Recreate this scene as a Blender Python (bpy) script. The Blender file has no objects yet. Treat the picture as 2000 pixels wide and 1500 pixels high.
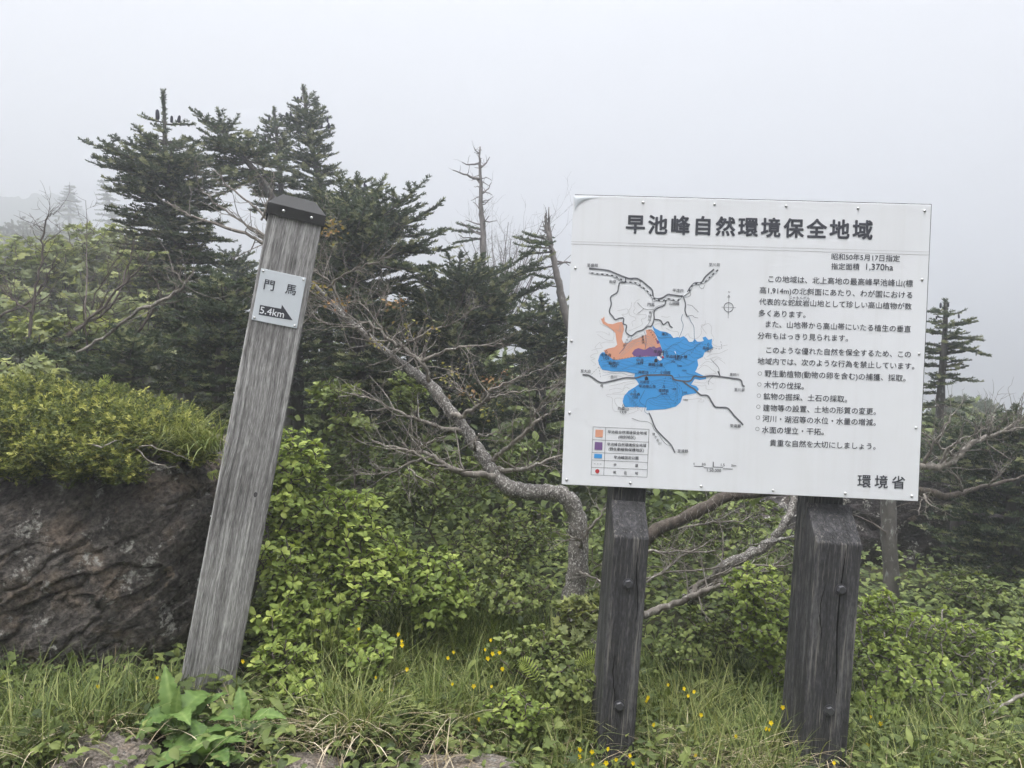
import bpy, math, random
import numpy as np
from mathutils import Vector, Matrix
from mathutils.geometry import tessellate_polygon

# ------------------------------------------------------------------ camera, sky, sun, exposure
sc = bpy.context.scene
COL = sc.collection
CAMZ = 1.5
FPX = 2000 * 26.0 / 36.0            # focal length in photo pixels (photo 2000 x 1500)
cam_d = bpy.data.cameras.new("camera")
cam_d.lens = 26.0
cam_d.sensor_width = 36.0
cam_d.clip_start = 0.05
cam_d.clip_end = 2000.0
cam = bpy.data.objects.new("camera", cam_d)
cam.location = (0, 0, CAMZ)
cam.rotation_euler = (math.radians(90), 0, 0)
COL.objects.link(cam)
sc.camera = cam

SUN_EL, SUN_ROT = math.radians(66), math.radians(205)
world = bpy.data.worlds.new("World")
sc.world = world
world.use_nodes = True
wn = world.node_tree
wn.nodes.clear()
w_sky = wn.nodes.new("ShaderNodeTexSky")
w_sky.sky_type = 'NISHITA'
w_sky.sun_disc = False
w_sky.sun_elevation = SUN_EL
w_sky.sun_rotation = SUN_ROT
w_sky.altitude = 1300
w_sky.air_density = 1.0
w_sky.dust_density = 6.0
w_hsv = wn.nodes.new("ShaderNodeHueSaturation")
w_hsv.inputs['Saturation'].default_value = 0.24
w_mix = wn.nodes.new("ShaderNodeMix")
w_mix.data_type = 'RGBA'
w_mix.inputs[0].default_value = 0.78       # cloud layer hides most of the clear sky
w_mix.inputs[7].default_value = (11.75, 11.85, 12.35, 1)
w_bg = wn.nodes.new("ShaderNodeBackground")
w_bg.inputs['Strength'].default_value = 0.115
w_out = wn.nodes.new("ShaderNodeOutputWorld")
wn.links.new(w_sky.outputs[0], w_hsv.inputs['Color'])
wn.links.new(w_hsv.outputs[0], w_mix.inputs[6])
# overcast sky: brighter overhead than at the horizon
w_tc = wn.nodes.new("ShaderNodeTexCoord")
w_sep = wn.nodes.new("ShaderNodeSeparateXYZ")
w_grad = wn.nodes.new("ShaderNodeMath")
w_grad.operation = 'MULTIPLY_ADD'
w_grad.use_clamp = False
w_pos = wn.nodes.new("ShaderNodeMapRange")
w_pos.interpolation_type = 'SMOOTHSTEP'
w_pos.inputs['From Min'].default_value = 0.54
w_pos.inputs['From Max'].default_value = 0.94
w_mul = wn.nodes.new("ShaderNodeVectorMath")
w_mul.operation = 'SCALE'
wn.links.new(w_tc.outputs['Generated'], w_sep.inputs[0])
wn.links.new(w_sep.outputs['Z'], w_pos.inputs[0])
wn.links.new(w_pos.outputs[0], w_grad.inputs[0])
w_grad.inputs[1].default_value = 3.9
w_grad.inputs[2].default_value = 0.16
wn.links.new(w_mix.outputs[2], w_mul.inputs[0])
wn.links.new(w_grad.outputs[0], w_mul.inputs['Scale'])
wn.links.new(w_mul.outputs[0], w_bg.inputs['Color'])
wn.links.new(w_bg.outputs[0], w_out.inputs['Surface'])

sun_d = bpy.data.lights.new("sun", 'SUN')
sun_d.energy = 3.2
sun_d.angle = math.radians(22)
sun_d.color = (1.0, 0.96, 0.9)
sun = bpy.data.objects.new("sun", sun_d)
sun.location = (0, 0, 60)
# direction of light: from behind the camera, a little to its left
sun_dir = Vector((-math.sin(math.radians(25)) * math.cos(SUN_EL), -math.cos(math.radians(25)) * math.cos(SUN_EL), math.sin(SUN_EL)))
sun.rotation_euler = sun_dir.to_track_quat('Z', 'Y').to_euler()
COL.objects.link(sun)

sc.view_settings.view_transform = 'Standard'
sc.view_settings.look = 'None'
sc.view_settings.exposure = 0.57
sc.view_settings.gamma = 1.0
sc.view_settings.use_curve_mapping = False
sc.render.engine = 'CYCLES'
cy = sc.cycles
cy.use_denoising = True
cy.max_bounces = 8
cy.diffuse_bounces = 3
cy.glossy_bounces = 2
cy.transmission_bounces = 4
cy.transparent_max_bounces = 6
cy.volume_bounces = 3
cy.use_adaptive_sampling = False
cy.sample_clamp_indirect = 6.0

HAZE_DENSITY = 0.0165

# ------------------------------------------------------------------ helpers
def P(x, y, d):
    """A photo pixel and a depth in metres -> a point of the place."""
    return np.array([(x - 1000.0) / FPX * d, d, CAMZ - (y - 750.0) / FPX * d])


def tag(o, label=None, cat=None, group=None, kind=None):
    if label: o['label'] = label
    if cat: o['category'] = cat
    if group: o['group'] = group
    if kind: o['kind'] = kind
    return o


def empty(name, loc, label, cat, group=None):
    o = bpy.data.objects.new(name, None)
    o.location = tuple(loc)
    o.empty_display_size = 0.1
    COL.objects.link(o)
    return tag(o, label, cat, group)


def vnoise(p, seed=0):
    p = np.asarray(p, float)
    i = np.floor(p).astype(np.int64)
    fr = p - i
    w = fr * fr * (3 - 2 * fr)
    out = np.zeros(len(p))
    for dx in (0, 1):
        for dy in (0, 1):
            for dz in (0, 1):
                h = (i[:, 0] + dx) * 374761393 + (i[:, 1] + dy) * 668265263 + (i[:, 2] + dz) * 1274126177 + seed * 974711
                h = (h ^ (h >> 13)) & 0xffffffff
                h = (h * 1274126177) & 0xffffffff
                h = (h ^ (h >> 16)) & 0xffffff
                v = h / float(0xffffff)
                out += v * (w[:, 0] if dx else 1 - w[:, 0]) * (w[:, 1] if dy else 1 - w[:, 1]) * (w[:, 2] if dz else 1 - w[:, 2])
    return out * 2 - 1


def fbm(p, octv=4, seed=0):
    p = np.asarray(p, float)
    s, a, t = np.zeros(len(p)), 1.0, 0.0
    for k in range(octv):
        s += a * vnoise(p * (2 ** k), seed + k * 17)
        t += a
        a *= 0.5
    return s / t


def sstep(a, b, x):
    t = np.clip((np.asarray(x, float) - a) / (b - a), 0, 1)
    return t * t * (3 - 2 * t)


def unit(v):
    v = np.asarray(v, float)
    n = np.linalg.norm(v, axis=-1, keepdims=True)
    return v / np.maximum(n, 1e-9)


def frames(d, up):
    """Rotation matrices whose columns are (side, d, normal)."""
    d = unit(d)
    s = np.cross(d, up)
    bad = np.linalg.norm(s, axis=1) < 1e-4
    if bad.any():
        s[bad] = np.cross(d[bad], np.array([1.0, 0.13, 0.2]))
    s = unit(s)
    n = np.cross(s, d)
    return np.stack([s, d, n], axis=2)


class MB:
    """Collects faces; build() links them as one mesh object."""
    def __init__(self):
        self.V, self.Q, self.T, self.QM, self.TM, self.C, self.n = [], [], [], [], [], [], 0

    def add(self, V, Q=None, T=None, mat=0, tint=0.5):
        V = np.asarray(V, float).reshape(-1, 3)
        if Q is not None and len(Q):
            Q = np.asarray(Q, np.int64)
            self.Q.append(Q + self.n)
            self.QM.append(np.full(len(Q), mat, np.int32))
        if T is not None and len(T):
            T = np.asarray(T, np.int64)
            self.T.append(T + self.n)
            self.TM.append(np.full(len(T), mat, np.int32))
        self.V.append(V)
        self.C.append(np.broadcast_to(np.asarray(tint, float), (len(V),)).copy())
        self.n += len(V)

    def inst(self, tpl, R, Pos, S, tint, mat=0):
        tv, tq, tt = tpl
        N, m = len(Pos), len(tv)
        if N == 0: return
        S = np.asarray(S, float)
        if S.ndim == 1: S = S[:, None]
        vs = tv[None, :, :] * S[:, None, :]
        V = np.einsum('nij,nmj->nmi', R, vs) + np.asarray(Pos)[:, None, :]
        off = (np.arange(N) * m)[:, None, None]
        Q = (tq[None] + off).reshape(-1, 4) if tq is not None else None
        T = (tt[None] + off).reshape(-1, 3) if tt is not None else None
        self.add(V.reshape(-1, 3), Q, T, mat, np.repeat(np.asarray(tint, float), m))

    def tube(self, pts, rad, sides=5, mat=0, tint=0.5, cap=True):
        pts = np.asarray(pts, float)
        n = len(pts)
        rad = np.broadcast_to(np.asarray(rad, float), (n,))
        t = unit(np.gradient(pts, axis=0))
        ref = np.array([0.31, 0.22, 0.92]) if abs(t[0][2]) < 0.8 else np.array([0.9, 0.4, 0.1])
        s = unit(np.cross(t, ref))
        b = np.cross(t, s)
        a = np.arange(sides) * 2 * math.pi / sides
        V = pts[:, None, :] + rad[:, None, None] * (np.cos(a)[None, :, None] * s[:, None, :] + np.sin(a)[None, :, None] * b[:, None, :])
        k, j = np.meshgrid(np.arange(n - 1), np.arange(sides), indexing='ij')
        j2 = (j + 1) % sides
        Q = np.stack([k * sides + j, k * sides + j2, (k + 1) * sides + j2, (k + 1) * sides + j], -1).reshape(-1, 4)
        V = V.reshape(-1, 3)
        T = None
        if cap:
            V = np.vstack([V, pts[0], pts[-1]])
            c0, c1 = n * sides, n * sides + 1
            jj = np.arange(sides)
            T = np.vstack([np.stack([np.full(sides, c0), (jj + 1) % sides, jj], -1),
                           np.stack([np.full(sides, c1), (n - 1) * sides + jj, (n - 1) * sides + (jj + 1) % sides], -1)])
        self.add(V, Q, T, mat, tint)

    def build(self, name, mats, parent=None, smooth=True, origin=None):
        V = np.vstack(self.V)
        loc = np.zeros(3)
        if parent is not None:
            o = parent
            while o is not None:
                loc += np.array(o.location)
                o = o.parent
        elif origin is not None:
            loc = np.asarray(origin, float)
        V = V - loc
        Q = np.vstack(self.Q) if self.Q else np.zeros((0, 4), np.int64)
        T = np.vstack(self.T) if self.T else np.zeros((0, 3), np.int64)
        me = bpy.data.meshes.new(name)
        me.vertices.add(len(V))
        me.vertices.foreach_set('co', V.astype(np.float32).ravel())
        nl = Q.size + T.size
        me.loops.add(nl)
        me.loops.foreach_set('vertex_index', np.concatenate([Q.ravel(), T.ravel()]).astype(np.int32))
        npoly = len(Q) + len(T)
        me.polygons.add(npoly)
        me.polygons.foreach_set('loop_start', np.concatenate([np.arange(len(Q)) * 4, Q.size + np.arange(len(T)) * 3]).astype(np.int32))
        mi = np.concatenate((self.QM if self.QM else []) + (self.TM if self.TM else []))
        if not isinstance(mats, (list, tuple)): mats = [mats]
        for m in mats: me.materials.append(m)
        me.polygons.foreach_set('material_index', mi.astype(np.int32))
        me.polygons.foreach_set('use_smooth', np.full(npoly, bool(smooth)))
        at = me.attributes.new('tint', 'FLOAT', 'POINT')
        at.data.foreach_set('value', np.concatenate(self.C).astype(np.float32))
        me.update(calc_edges=True)
        me.validate()
        o = bpy.data.objects.new(name, me)
        COL.objects.link(o)
        if parent is not None:
            o.parent = parent
        elif origin is not None:
            o.location = tuple(loc)
        return o


def local_obj(name, mb, mats, M, parent=None, smooth=False):
    """Mesh in local coordinates placed by the world matrix M under an unrotated parent."""
    o = mb.build(name, mats, None, smooth)
    if parent is not None:
        o.parent = parent
        W = Matrix.Identity(4)
        q = parent
        while q is not None:
            W = q.matrix_basis @ W
            q = q.parent
        o.matrix_basis = W.inverted() @ M
    else:
        o.matrix_basis = M
    return o


def bevel_box(mb, x0, x1, y0, y1, z0, z1, b=0.004, mat=0, tint=0.5):
    """A box with bevelled edges."""
    V, idx = [], {}
    for ix, X in enumerate((x0, x1)):
        for iy, Y in enumerate((y0, y1)):
            for iz, Z in enumerate((z0, z1)):
                sx, sy, sz = (1 if ix == 0 else -1), (1 if iy == 0 else -1), (1 if iz == 0 else -1)
                for ax in range(3):
                    p = [X + sx * b, Y + sy * b, Z + sz * b]
                    p[ax] = (X, Y, Z)[ax]
                    idx[(ix, iy, iz, ax)] = len(V)
                    V.append(p)
    Q, T = [], []
    c = lambda a, b_, d: [(0, 0), (1, 0), (1, 1), (0, 1)]
    for s in (0, 1):
        Q.append([idx[(s, i, j, 0)] for i, j in ((0, 0), (1, 0), (1, 1), (0, 1))])
        Q.append([idx[(i, s, j, 1)] for i, j in ((0, 0), (1, 0), (1, 1), (0, 1))])
        Q.append([idx[(i, j, s, 2)] for i, j in ((0, 0), (1, 0), (1, 1), (0, 1))])
    for a in (0, 1):
        for b_ in (0, 1):
            Q.append([idx[(0, a, b_, 1)], idx[(1, a, b_, 1)], idx[(1, a, b_, 2)], idx[(0, a, b_, 2)]])
            Q.append([idx[(a, 0, b_, 0)], idx[(a, 1, b_, 0)], idx[(a, 1, b_, 2)], idx[(a, 0, b_, 2)]])
            Q.append([idx[(a, b_, 0, 0)], idx[(a, b_, 1, 0)], idx[(a, b_, 1, 1)], idx[(a, b_, 0, 1)]])
            for d in (0, 1):
                pass
    for a in (0, 1):
        for b_ in (0, 1):
            for d in (0, 1):
                T.append([idx[(a, b_, d, k)] for k in range(3)])
    mb.add(V, Q, T, mat, tint)


def fix_normals(o):
    import bmesh
    bm = bmesh.new()
    bm.from_mesh(o.data)
    bmesh.ops.recalc_face_normals(bm, faces=bm.faces)
    bm.to_mesh(o.data)
    bm.free()
    return o


def catmull(pts, n=6):
    pts = np.asarray(pts, float)
    if len(pts) < 3: 
        t = np.linspace(0, 1, n + 1)[:, None]
        return pts[0] * (1 - t) + pts[-1] * t
    Pp = np.vstack([2 * pts[0] - pts[1], pts, 2 * pts[-1] - pts[-2]])
    out = []
    for i in range(1, len(Pp) - 2):
        t = np.arange(n)[:, None] / n
        a, b, c, d = Pp[i - 1], Pp[i], Pp[i + 1], Pp[i + 2]
        out.append(0.5 * (2 * b + (c - a) * t + (2 * a - 5 * b + 4 * c - d) * t ** 2 + (3 * b - a - 3 * c + d) * t ** 3))
    out.append(pts[-1:])
    return np.vstack(out)

# ------------------------------------------------------------------ materials
def new_mat(name):
    m = bpy.data.materials.new(name)
    m.use_nodes = True
    nt = m.node_tree
    b = nt.nodes.get('Principled BSDF')
    return m, nt, b


def N(nt, kind, **kw):
    n = nt.nodes.new(kind)
    for k, v in kw.items():
        setattr(n, k, v)
    return n


def ramp(nt, stops, fac=None, interp='LINEAR'):
    r = nt.nodes.new('ShaderNodeValToRGB')
    r.color_ramp.interpolation = interp
    e = r.color_ramp.elements
    while len(e) < len(stops): e.new(0.5)
    for k, (p, c) in enumerate(stops):
        e[k].position = p
        e[k].color = (c[0], c[1], c[2], 1)
    if fac is not None: nt.links.new(fac, r.inputs[0])
    return r


def mapped(nt, scale, coord='Object', rot=(0, 0, 0)):
    tc = N(nt, 'ShaderNodeTexCoord')
    mp = N(nt, 'ShaderNodeMapping')
    mp.inputs['Scale'].default_value = scale
    mp.inputs['Rotation'].default_value = rot
    nt.links.new(tc.outputs[coord], mp.inputs['Vector'])
    return mp.outputs[0]


def noise(nt, vec, scale, detail=4, rough=0.55, dist=0.0):
    n = N(nt, 'ShaderNodeTexNoise')
    n.inputs['Scale'].default_value = scale
    n.inputs['Detail'].default_value = detail
    n.inputs['Roughness'].default_value = rough
    n.inputs['Distortion'].default_value = dist
    if vec is not None: nt.links.new(vec, n.inputs['Vector'])
    return n.outputs[0]


def mixc(nt, fac, a, b, mode='MIX'):
    m = N(nt, 'ShaderNodeMix', data_type='RGBA', blend_type=mode)
    for sock, v in ((m.inputs[0], fac), (m.inputs[6], a), (m.inputs[7], b)):
        if isinstance(v, (int, float)): sock.default_value = v
        elif isinstance(v, tuple): sock.default_value = (v[0], v[1], v[2], 1)
        else: nt.links.new(v, sock)
    return m.outputs[2]


def bump(nt, b, h, strength=0.5, dist=0.01):
    bp = N(nt, 'ShaderNodeBump')
    bp.inputs['Strength'].default_value = strength
    bp.inputs['Distance'].default_value = dist
    nt.links.new(h, bp.inputs['Height'])
    nt.links.new(bp.outputs[0], b.inputs['Normal'])


def mat_leaf(name, stops, rough=0.5, transl=0.3, spec=0.18):
    m, nt, b = new_mat(name)
    at = N(nt, 'ShaderNodeAttribute', attribute_name='tint')
    r = ramp(nt, stops, at.outputs['Fac'])
    nt.links.new(r.outputs[0], b.inputs['Base Color'])
    b.inputs['Roughness'].default_value = rough
    b.inputs['Specular IOR Level'].default_value = spec
    if transl > 0:
        tr = N(nt, 'ShaderNodeBsdfTranslucent')
        c = mixc(nt, 0.5, r.outputs[0], (1.25, 1.3, 0.5), 'MULTIPLY')
        nt.links.new(c, tr.inputs['Color'])
        mx = N(nt, 'ShaderNodeMixShader')
        mx.inputs[0].default_value = transl
        nt.links.new(b.outputs[0], mx.inputs[1])
        nt.links.new(tr.outputs[0], mx.inputs[2])
        nt.links.new(mx.outputs[0], nt.nodes['Material Output'].inputs['Surface'])
    return m


def mat_plain(name, col, rough=0.5, metal=0.0, spec=0.5):
    m, nt, b = new_mat(name)
    b.inputs['Base Color'].default_value = (*col, 1)
    b.inputs['Roughness'].default_value = rough
    b.inputs['Metallic'].default_value = metal
    b.inputs['Specular IOR Level'].default_value = spec
    return m


def mat_bark(name, dark, light, lichen=None, lichen_amt=0.5, scale=14, stretch=(1, 1, 0.5)):
    m, nt, b = new_mat(name)
    v = mapped(nt, stretch)
    n1 = noise(nt, v, scale, 6, 0.65)
    r = ramp(nt, [(0.3, dark), (0.7, light)], n1)
    c = r.outputs[0]
    if lichen:
        n2 = noise(nt, v, scale * 2.6, 4, 0.6)
        r2 = ramp(nt, [(1 - lichen_amt - 0.05, (0, 0, 0)), (1 - lichen_amt + 0.05, (1, 1, 1))], n2)
        c = mixc(nt, r2.outputs[0], c, lichen)
    nt.links.new(c, b.inputs['Base Color'])
    b.inputs['Roughness'].default_value = 0.9
    b.inputs['Specular IOR Level'].default_value = 0.2
    bump(nt, b, n1, 0.7, 0.01)
    return m


def mat_wood(name, stops, grain=70, zs=1.6, bumpd=0.004, wear=None, rough=0.85, spec=0.2, wear_lo=0.5, wear_k=1.0):
    """Weathered timber with the grain along local Z: fine dashes on wavering growth bands."""
    m, nt, b = new_mat(name)
    tc = N(nt, 'ShaderNodeTexCoord')
    wob = noise(nt, mapped(nt, (3.0, 3.0, 1.6)), 1.0, 3, 0.5)
    wv = N(nt, 'ShaderNodeMath', operation='MULTIPLY_ADD')
    nt.links.new(wob, wv.inputs[0]); wv.inputs[1].default_value = 0.045; wv.inputs[2].default_value = -0.022
    cx = N(nt, 'ShaderNodeCombineXYZ')
    nt.links.new(wv.outputs[0], cx.inputs[0])
    ad = N(nt, 'ShaderNodeVectorMath', operation='ADD')
    nt.links.new(tc.outputs['Object'], ad.inputs[0]); nt.links.new(cx.outputs[0], ad.inputs[1])
    def sc_(v):
        mp = N(nt, 'ShaderNodeMapping'); mp.inputs['Scale'].default_value = v
        nt.links.new(ad.outputs[0], mp.inputs['Vector']); return mp.outputs[0]
    n1 = noise(nt, sc_((grain, grain, zs)), 1.0, 3, 0.55)
    n2 = noise(nt, sc_((grain * 4, grain * 4, zs * 22)), 1.0, 3, 0.65)
    n3 = noise(nt, mapped(nt, (5, 5, 2.2)), 1.0, 4, 0.6)
    def madd(a, k, c):
        q = N(nt, 'ShaderNodeMath', operation='MULTIPLY_ADD')
        nt.links.new(a, q.inputs[0]); q.inputs[1].default_value = k
        if isinstance(c, float): q.inputs[2].default_value = c
        else: nt.links.new(c, q.inputs[2])
        return q.outputs[0]
    h = madd(n2, 0.75, madd(n1, 0.7, -0.45))
    f = madd(n3, 0.5, madd(h, 1.0, -0.02))
    r = ramp(nt, stops, f)
    c = r.outputs[0]
    if wear:
        nw = noise(nt, sc_((110, 110, 4.0)), 1.0, 5, 0.7, 0.4)
        nb = noise(nt, mapped(nt, (7, 7, 3.0)), 1.0, 3, 0.6)
        k = madd(nb, 0.55, madd(nw, 1.0, -0.28))
        rw = ramp(nt, [(wear_lo, (0, 0, 0)), (wear_lo + 0.14, (1, 1, 1))], k)
        c = mixc(nt, rw.outputs[0], c, wear)
    nt.links.new(c, b.inputs['Base Color'])
    b.inputs['Roughness'].default_value = rough
    b.inputs['Specular IOR Level'].default_value = spec
    bump(nt, b, h, 0.9, bumpd)
    return m


M = {}
M['fir'] = mat_leaf('fir_needles', [(0.0, (0.032, 0.048, 0.03)), (0.55, (0.07, 0.094, 0.048)), (0.8, (0.13, 0.155, 0.072)), (1.0, (0.28, 0.29, 0.15))], 0.5, 0.12)
M['juniper'] = mat_leaf('juniper_needles', [(0.0, (0.03, 0.042, 0.018)), (0.45, (0.095, 0.12, 0.034)), (0.8, (0.235, 0.26, 0.065)), (1.0, (0.44, 0.43, 0.12))], 0.55, 0.18)
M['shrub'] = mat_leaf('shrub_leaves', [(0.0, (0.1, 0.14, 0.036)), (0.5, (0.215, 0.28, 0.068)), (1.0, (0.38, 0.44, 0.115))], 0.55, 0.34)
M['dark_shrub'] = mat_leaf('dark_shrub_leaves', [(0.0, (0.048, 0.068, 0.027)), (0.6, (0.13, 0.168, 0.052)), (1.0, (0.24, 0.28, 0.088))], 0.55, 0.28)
M['maple'] = mat_leaf('maple_leaves', [(0.0, (0.12, 0.145, 0.07)), (0.6, (0.2, 0.23, 0.1)), (1.0, (0.33, 0.35, 0.12))], 0.5, 0.38)
M['autumn'] = mat_leaf('young_orange_leaves', [(0.0, (0.26, 0.13, 0.07)), (0.5, (0.28, 0.2, 0.075)), (1.0, (0.26, 0.28, 0.075))], 0.5, 0.3)
M['herb'] = mat_leaf('broad_leaf', [(0.0, (0.06, 0.11, 0.03)), (0.6, (0.125, 0.2, 0.055)), (1.0, (0.22, 0.3, 0.1))], 0.5, 0.25)
M['grass'] = mat_leaf('grass_blades', [(0.0, (0.05, 0.075, 0.022)), (0.6, (0.14, 0.18, 0.05)), (1.0, (0.33, 0.34, 0.14))], 0.5, 0.27)
M['straw'] = mat_leaf('dry_straw', [(0.0, (0.2, 0.15, 0.09)), (0.6, (0.45, 0.37, 0.25)), (1.0, (0.68, 0.6, 0.45))], 0.6, 0.2)
M['far'] = mat_leaf('far_leaves', [(0.0, (0.05, 0.055, 0.04)), (0.5, (0.075, 0.08, 0.045)), (1.0, (0.12, 0.11, 0.06))], 0.7, 0.1)
M['petal'] = mat_leaf('yellow_petals', [(0.0, (0.8, 0.52, 0.01)), (1.0, (0.88, 0.68, 0.02))], 0.5, 0.25)
M['stem'] = mat_plain('green_stem', (0.09, 0.15, 0.04), 0.6, 0, 0.2)
M['bark_fir'] = mat_bark('fir_bark', (0.05, 0.045, 0.042), (0.14, 0.13, 0.12), (0.24, 0.25, 0.23), 0.38)
M['bark_birch'] = mat_bark('birch_bark', (0.05, 0.045, 0.042), (0.2, 0.185, 0.17), (0.44, 0.43, 0.4), 0.42, 50, (1, 1, 0.8))
M['twig'] = mat_bark('twig_bark', (0.10, 0.087, 0.075), (0.26, 0.235, 0.205), (0.4, 0.385, 0.35), 0.38, 30)
M['bark_mossy'] = mat_bark('mossy_bark', (0.03, 0.025, 0.022), (0.11, 0.09, 0.075), (0.26, 0.25, 0.22), 0.36, 45)
M['twig_dark'] = mat_bark('dark_twig_bark', (0.05, 0.04, 0.035), (0.15, 0.125, 0.11), None, 0, 30)
M['dead'] = mat_bark('dead_wood', (0.11, 0.1, 0.095), (0.24, 0.22, 0.21), (0.3, 0.29, 0.28), 0.35, 20)
M['cone'] = mat_bark('cone_scales', (0.025, 0.025, 0.045), (0.055, 0.055, 0.08), None, 0, 120)
M['wood_grey'] = mat_wood('silver_weathered_wood', [(0.3, (0.085, 0.081, 0.08)), (0.5, (0.25, 0.243, 0.238)), (0.72, (0.54, 0.53, 0.52))], 88, 1.1, 0.004)
M['wood_dark'] = mat_wood('dark_stained_wood', [(0.28, (0.012, 0.012, 0.013)), (0.52, (0.042, 0.041, 0.044)), (0.8, (0.13, 0.128, 0.13))], 40, 1.4, 0.006, (0.17, 0.16, 0.145), 0.75, 0.3, 0.545)
M['cap'] = mat_plain('dark_painted_metal', (0.022, 0.0215, 0.021), 0.6, 0.0, 0.2)
M['screw'] = mat_plain('screw_steel', (0.5, 0.5, 0.5), 0.3, 0.9)
M['bolt'] = mat_plain('dark_bolt', (0.06, 0.06, 0.066), 0.45, 0.3)
M['crack'] = mat_plain('dark_crack', (0.006, 0.006, 0.006), 0.95, 0, 0.0)
M['ink'] = mat_plain('dark_ink', (0.035, 0.038, 0.05), 0.5)
M['ink_grey'] = mat_plain('grey_ink', (0.11, 0.115, 0.13), 0.5)
M['ink_line'] = mat_plain('contour_ink', (0.36, 0.35, 0.35), 0.5)
M['ink_blueline'] = mat_plain('stream_ink', (0.05, 0.13, 0.24), 0.5)
M['map_blue'] = mat_plain('map_blue', (0.055, 0.3, 0.66), 0.45)
M['map_orange'] = mat_plain('map_orange', (0.68, 0.33, 0.22), 0.45)
M['map_purple'] = mat_plain('map_purple', (0.17, 0.09, 0.24), 0.45)
M['map_red'] = mat_plain('map_red', (0.45, 0.035, 0.045), 0.45)
M['white_ink'] = mat_plain('white_ink', (0.75, 0.77, 0.8), 0.45)
M['backing'] = mat_wood('backing_wood', [(0.2, (0.03, 0.03, 0.03)), (0.8, (0.11, 0.11, 0.11))], 30, 2)


def mat_panel(name, col, scratches=False):
    m, nt, b = new_mat(name)
    v = mapped(nt, (1, 1, 1))
    n1 = noise(nt, v, 3.0, 4, 0.6)
    r1 = ramp(nt, [(0.3, tuple(c * 0.95 for c in col)), (0.7, col)], n1)
    n2 = noise(nt, v, 85.0, 2, 0.5)
    r2 = ramp(nt, [(0.765, (1, 1, 1)), (0.80, (0.72, 0.7, 0.68))], n2)
    c = mixc(nt, 1.0, r1.outputs[0], r2.outputs[0], 'MULTIPLY')
    if scratches:
        n3 = noise(nt, v, 24.0, 5, 0.75, 1.0)
        r3 = ramp(nt, [(0.66, (0, 0, 0)), (0.69, (1, 1, 1))], n3)
        c = mixc(nt, r3.outputs[0], c, (0.92, 0.92, 0.92))
    nt.links.new(c, b.inputs['Base Color'])
    vs = mapped(nt, (26, 26, 1.3))
    ns = noise(nt, vs, 1.0, 4, 0.6)
    rs_ = ramp(nt, [(0.5, (1, 1, 1)), (0.8, (0.955, 0.95, 0.94))], ns)
    c = mixc(nt, 1.0, c, rs_.outputs[0], 'MULTIPLY')
    nt.links.new(c, b.inputs['Base Color'])
    b.inputs['Roughness'].default_value = 0.5
    b.inputs['Specular IOR Level'].default_value = 0.4
    return m


M['panel'] = mat_panel('white_painted_aluminium', (0.735, 0.75, 0.775))
M['plate'] = mat_panel('white_plate', (0.62, 0.66, 0.70), True)


def mat_rock(name, dark, light, warm, rot=(0.0, 0.9, 0.0), sc_=1.0):
    m, nt, b = new_mat(name)
    v0 = mapped(nt, (1, 1, 1), 'Object', rot)
    mp = N(nt, 'ShaderNodeMapping')
    mp.inputs['Scale'].default_value = (2.6 * sc_, 4.0 * sc_, 6.5 * sc_)
    nt.links.new(v0, mp.inputs['Vector'])
    v = mp.outputs[0]
    n1 = noise(nt, v, 6.0, 10, 0.76, 0.5)
    vv = mapped(nt, (sc_, sc_, sc_))
    n2 = noise(nt, vv, 4.0, 6, 0.6)
    n3 = noise(nt, vv, 60.0, 4, 0.65)
    r = ramp(nt, [(0.36, dark), (0.66, light)], n1)
    r2 = ramp(nt, [(0.53, (0, 0, 0)), (0.62, (1, 1, 1))], n2)
    f = N(nt, 'ShaderNodeMath', operation='MULTIPLY')
    nt.links.new(r2.outputs[0], f.inputs[0]); f.inputs[1].default_value = 0.6
    c = mixc(nt, f.outputs[0], r.outputs[0], warm)
    n4 = noise(nt, vv, 13.0, 5, 0.62, 0.3)
    r4 = ramp(nt, [(0.58, (0, 0, 0)), (0.63, (1, 1, 1))], n4)
    n5 = noise(nt, vv, 55.0, 3, 0.6)
    r5 = ramp(nt, [(0.45, (0, 0, 0)), (0.55, (1, 1, 1))], n5)
    lm = N(nt, 'ShaderNodeMath', operation='MULTIPLY')
    nt.links.new(r4.outputs[0], lm.inputs[0]); nt.links.new(r5.outputs[0], lm.inputs[1])
    c = mixc(nt, lm.outputs[0], c, (0.36, 0.35, 0.32))
    n6 = noise(nt, vv, 5.5, 3, 0.5, 0.2)
    r6 = ramp(nt, [(0.69, (0, 0, 0)), (0.71, (1, 1, 1))], n6)
    c = mixc(nt, r6.outputs[0], c, tuple(min(1, q * 1.25) for q in warm))
    r3 = ramp(nt, [(0.3, (0.3, 0.3, 0.3)), (0.7, (1.9, 1.9, 1.9))], n3)
    c = mixc(nt, 1.0, c, r3.outputs[0], 'MULTIPLY')
    nt.links.new(c, b.inputs['Base Color'])
    b.inputs['Roughness'].default_value = 0.82
    b.inputs['Specular IOR Level'].default_value = 0.35
    h = N(nt, 'ShaderNodeMath', operation='MULTIPLY_ADD')
    nt.links.new(n3, h.inputs[0]); h.inputs[1].default_value = 0.7
    nt.links.new(n1, h.inputs[2])
    bump(nt, b, h.outputs[0], 1.0, 0.035)
    return m


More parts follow.
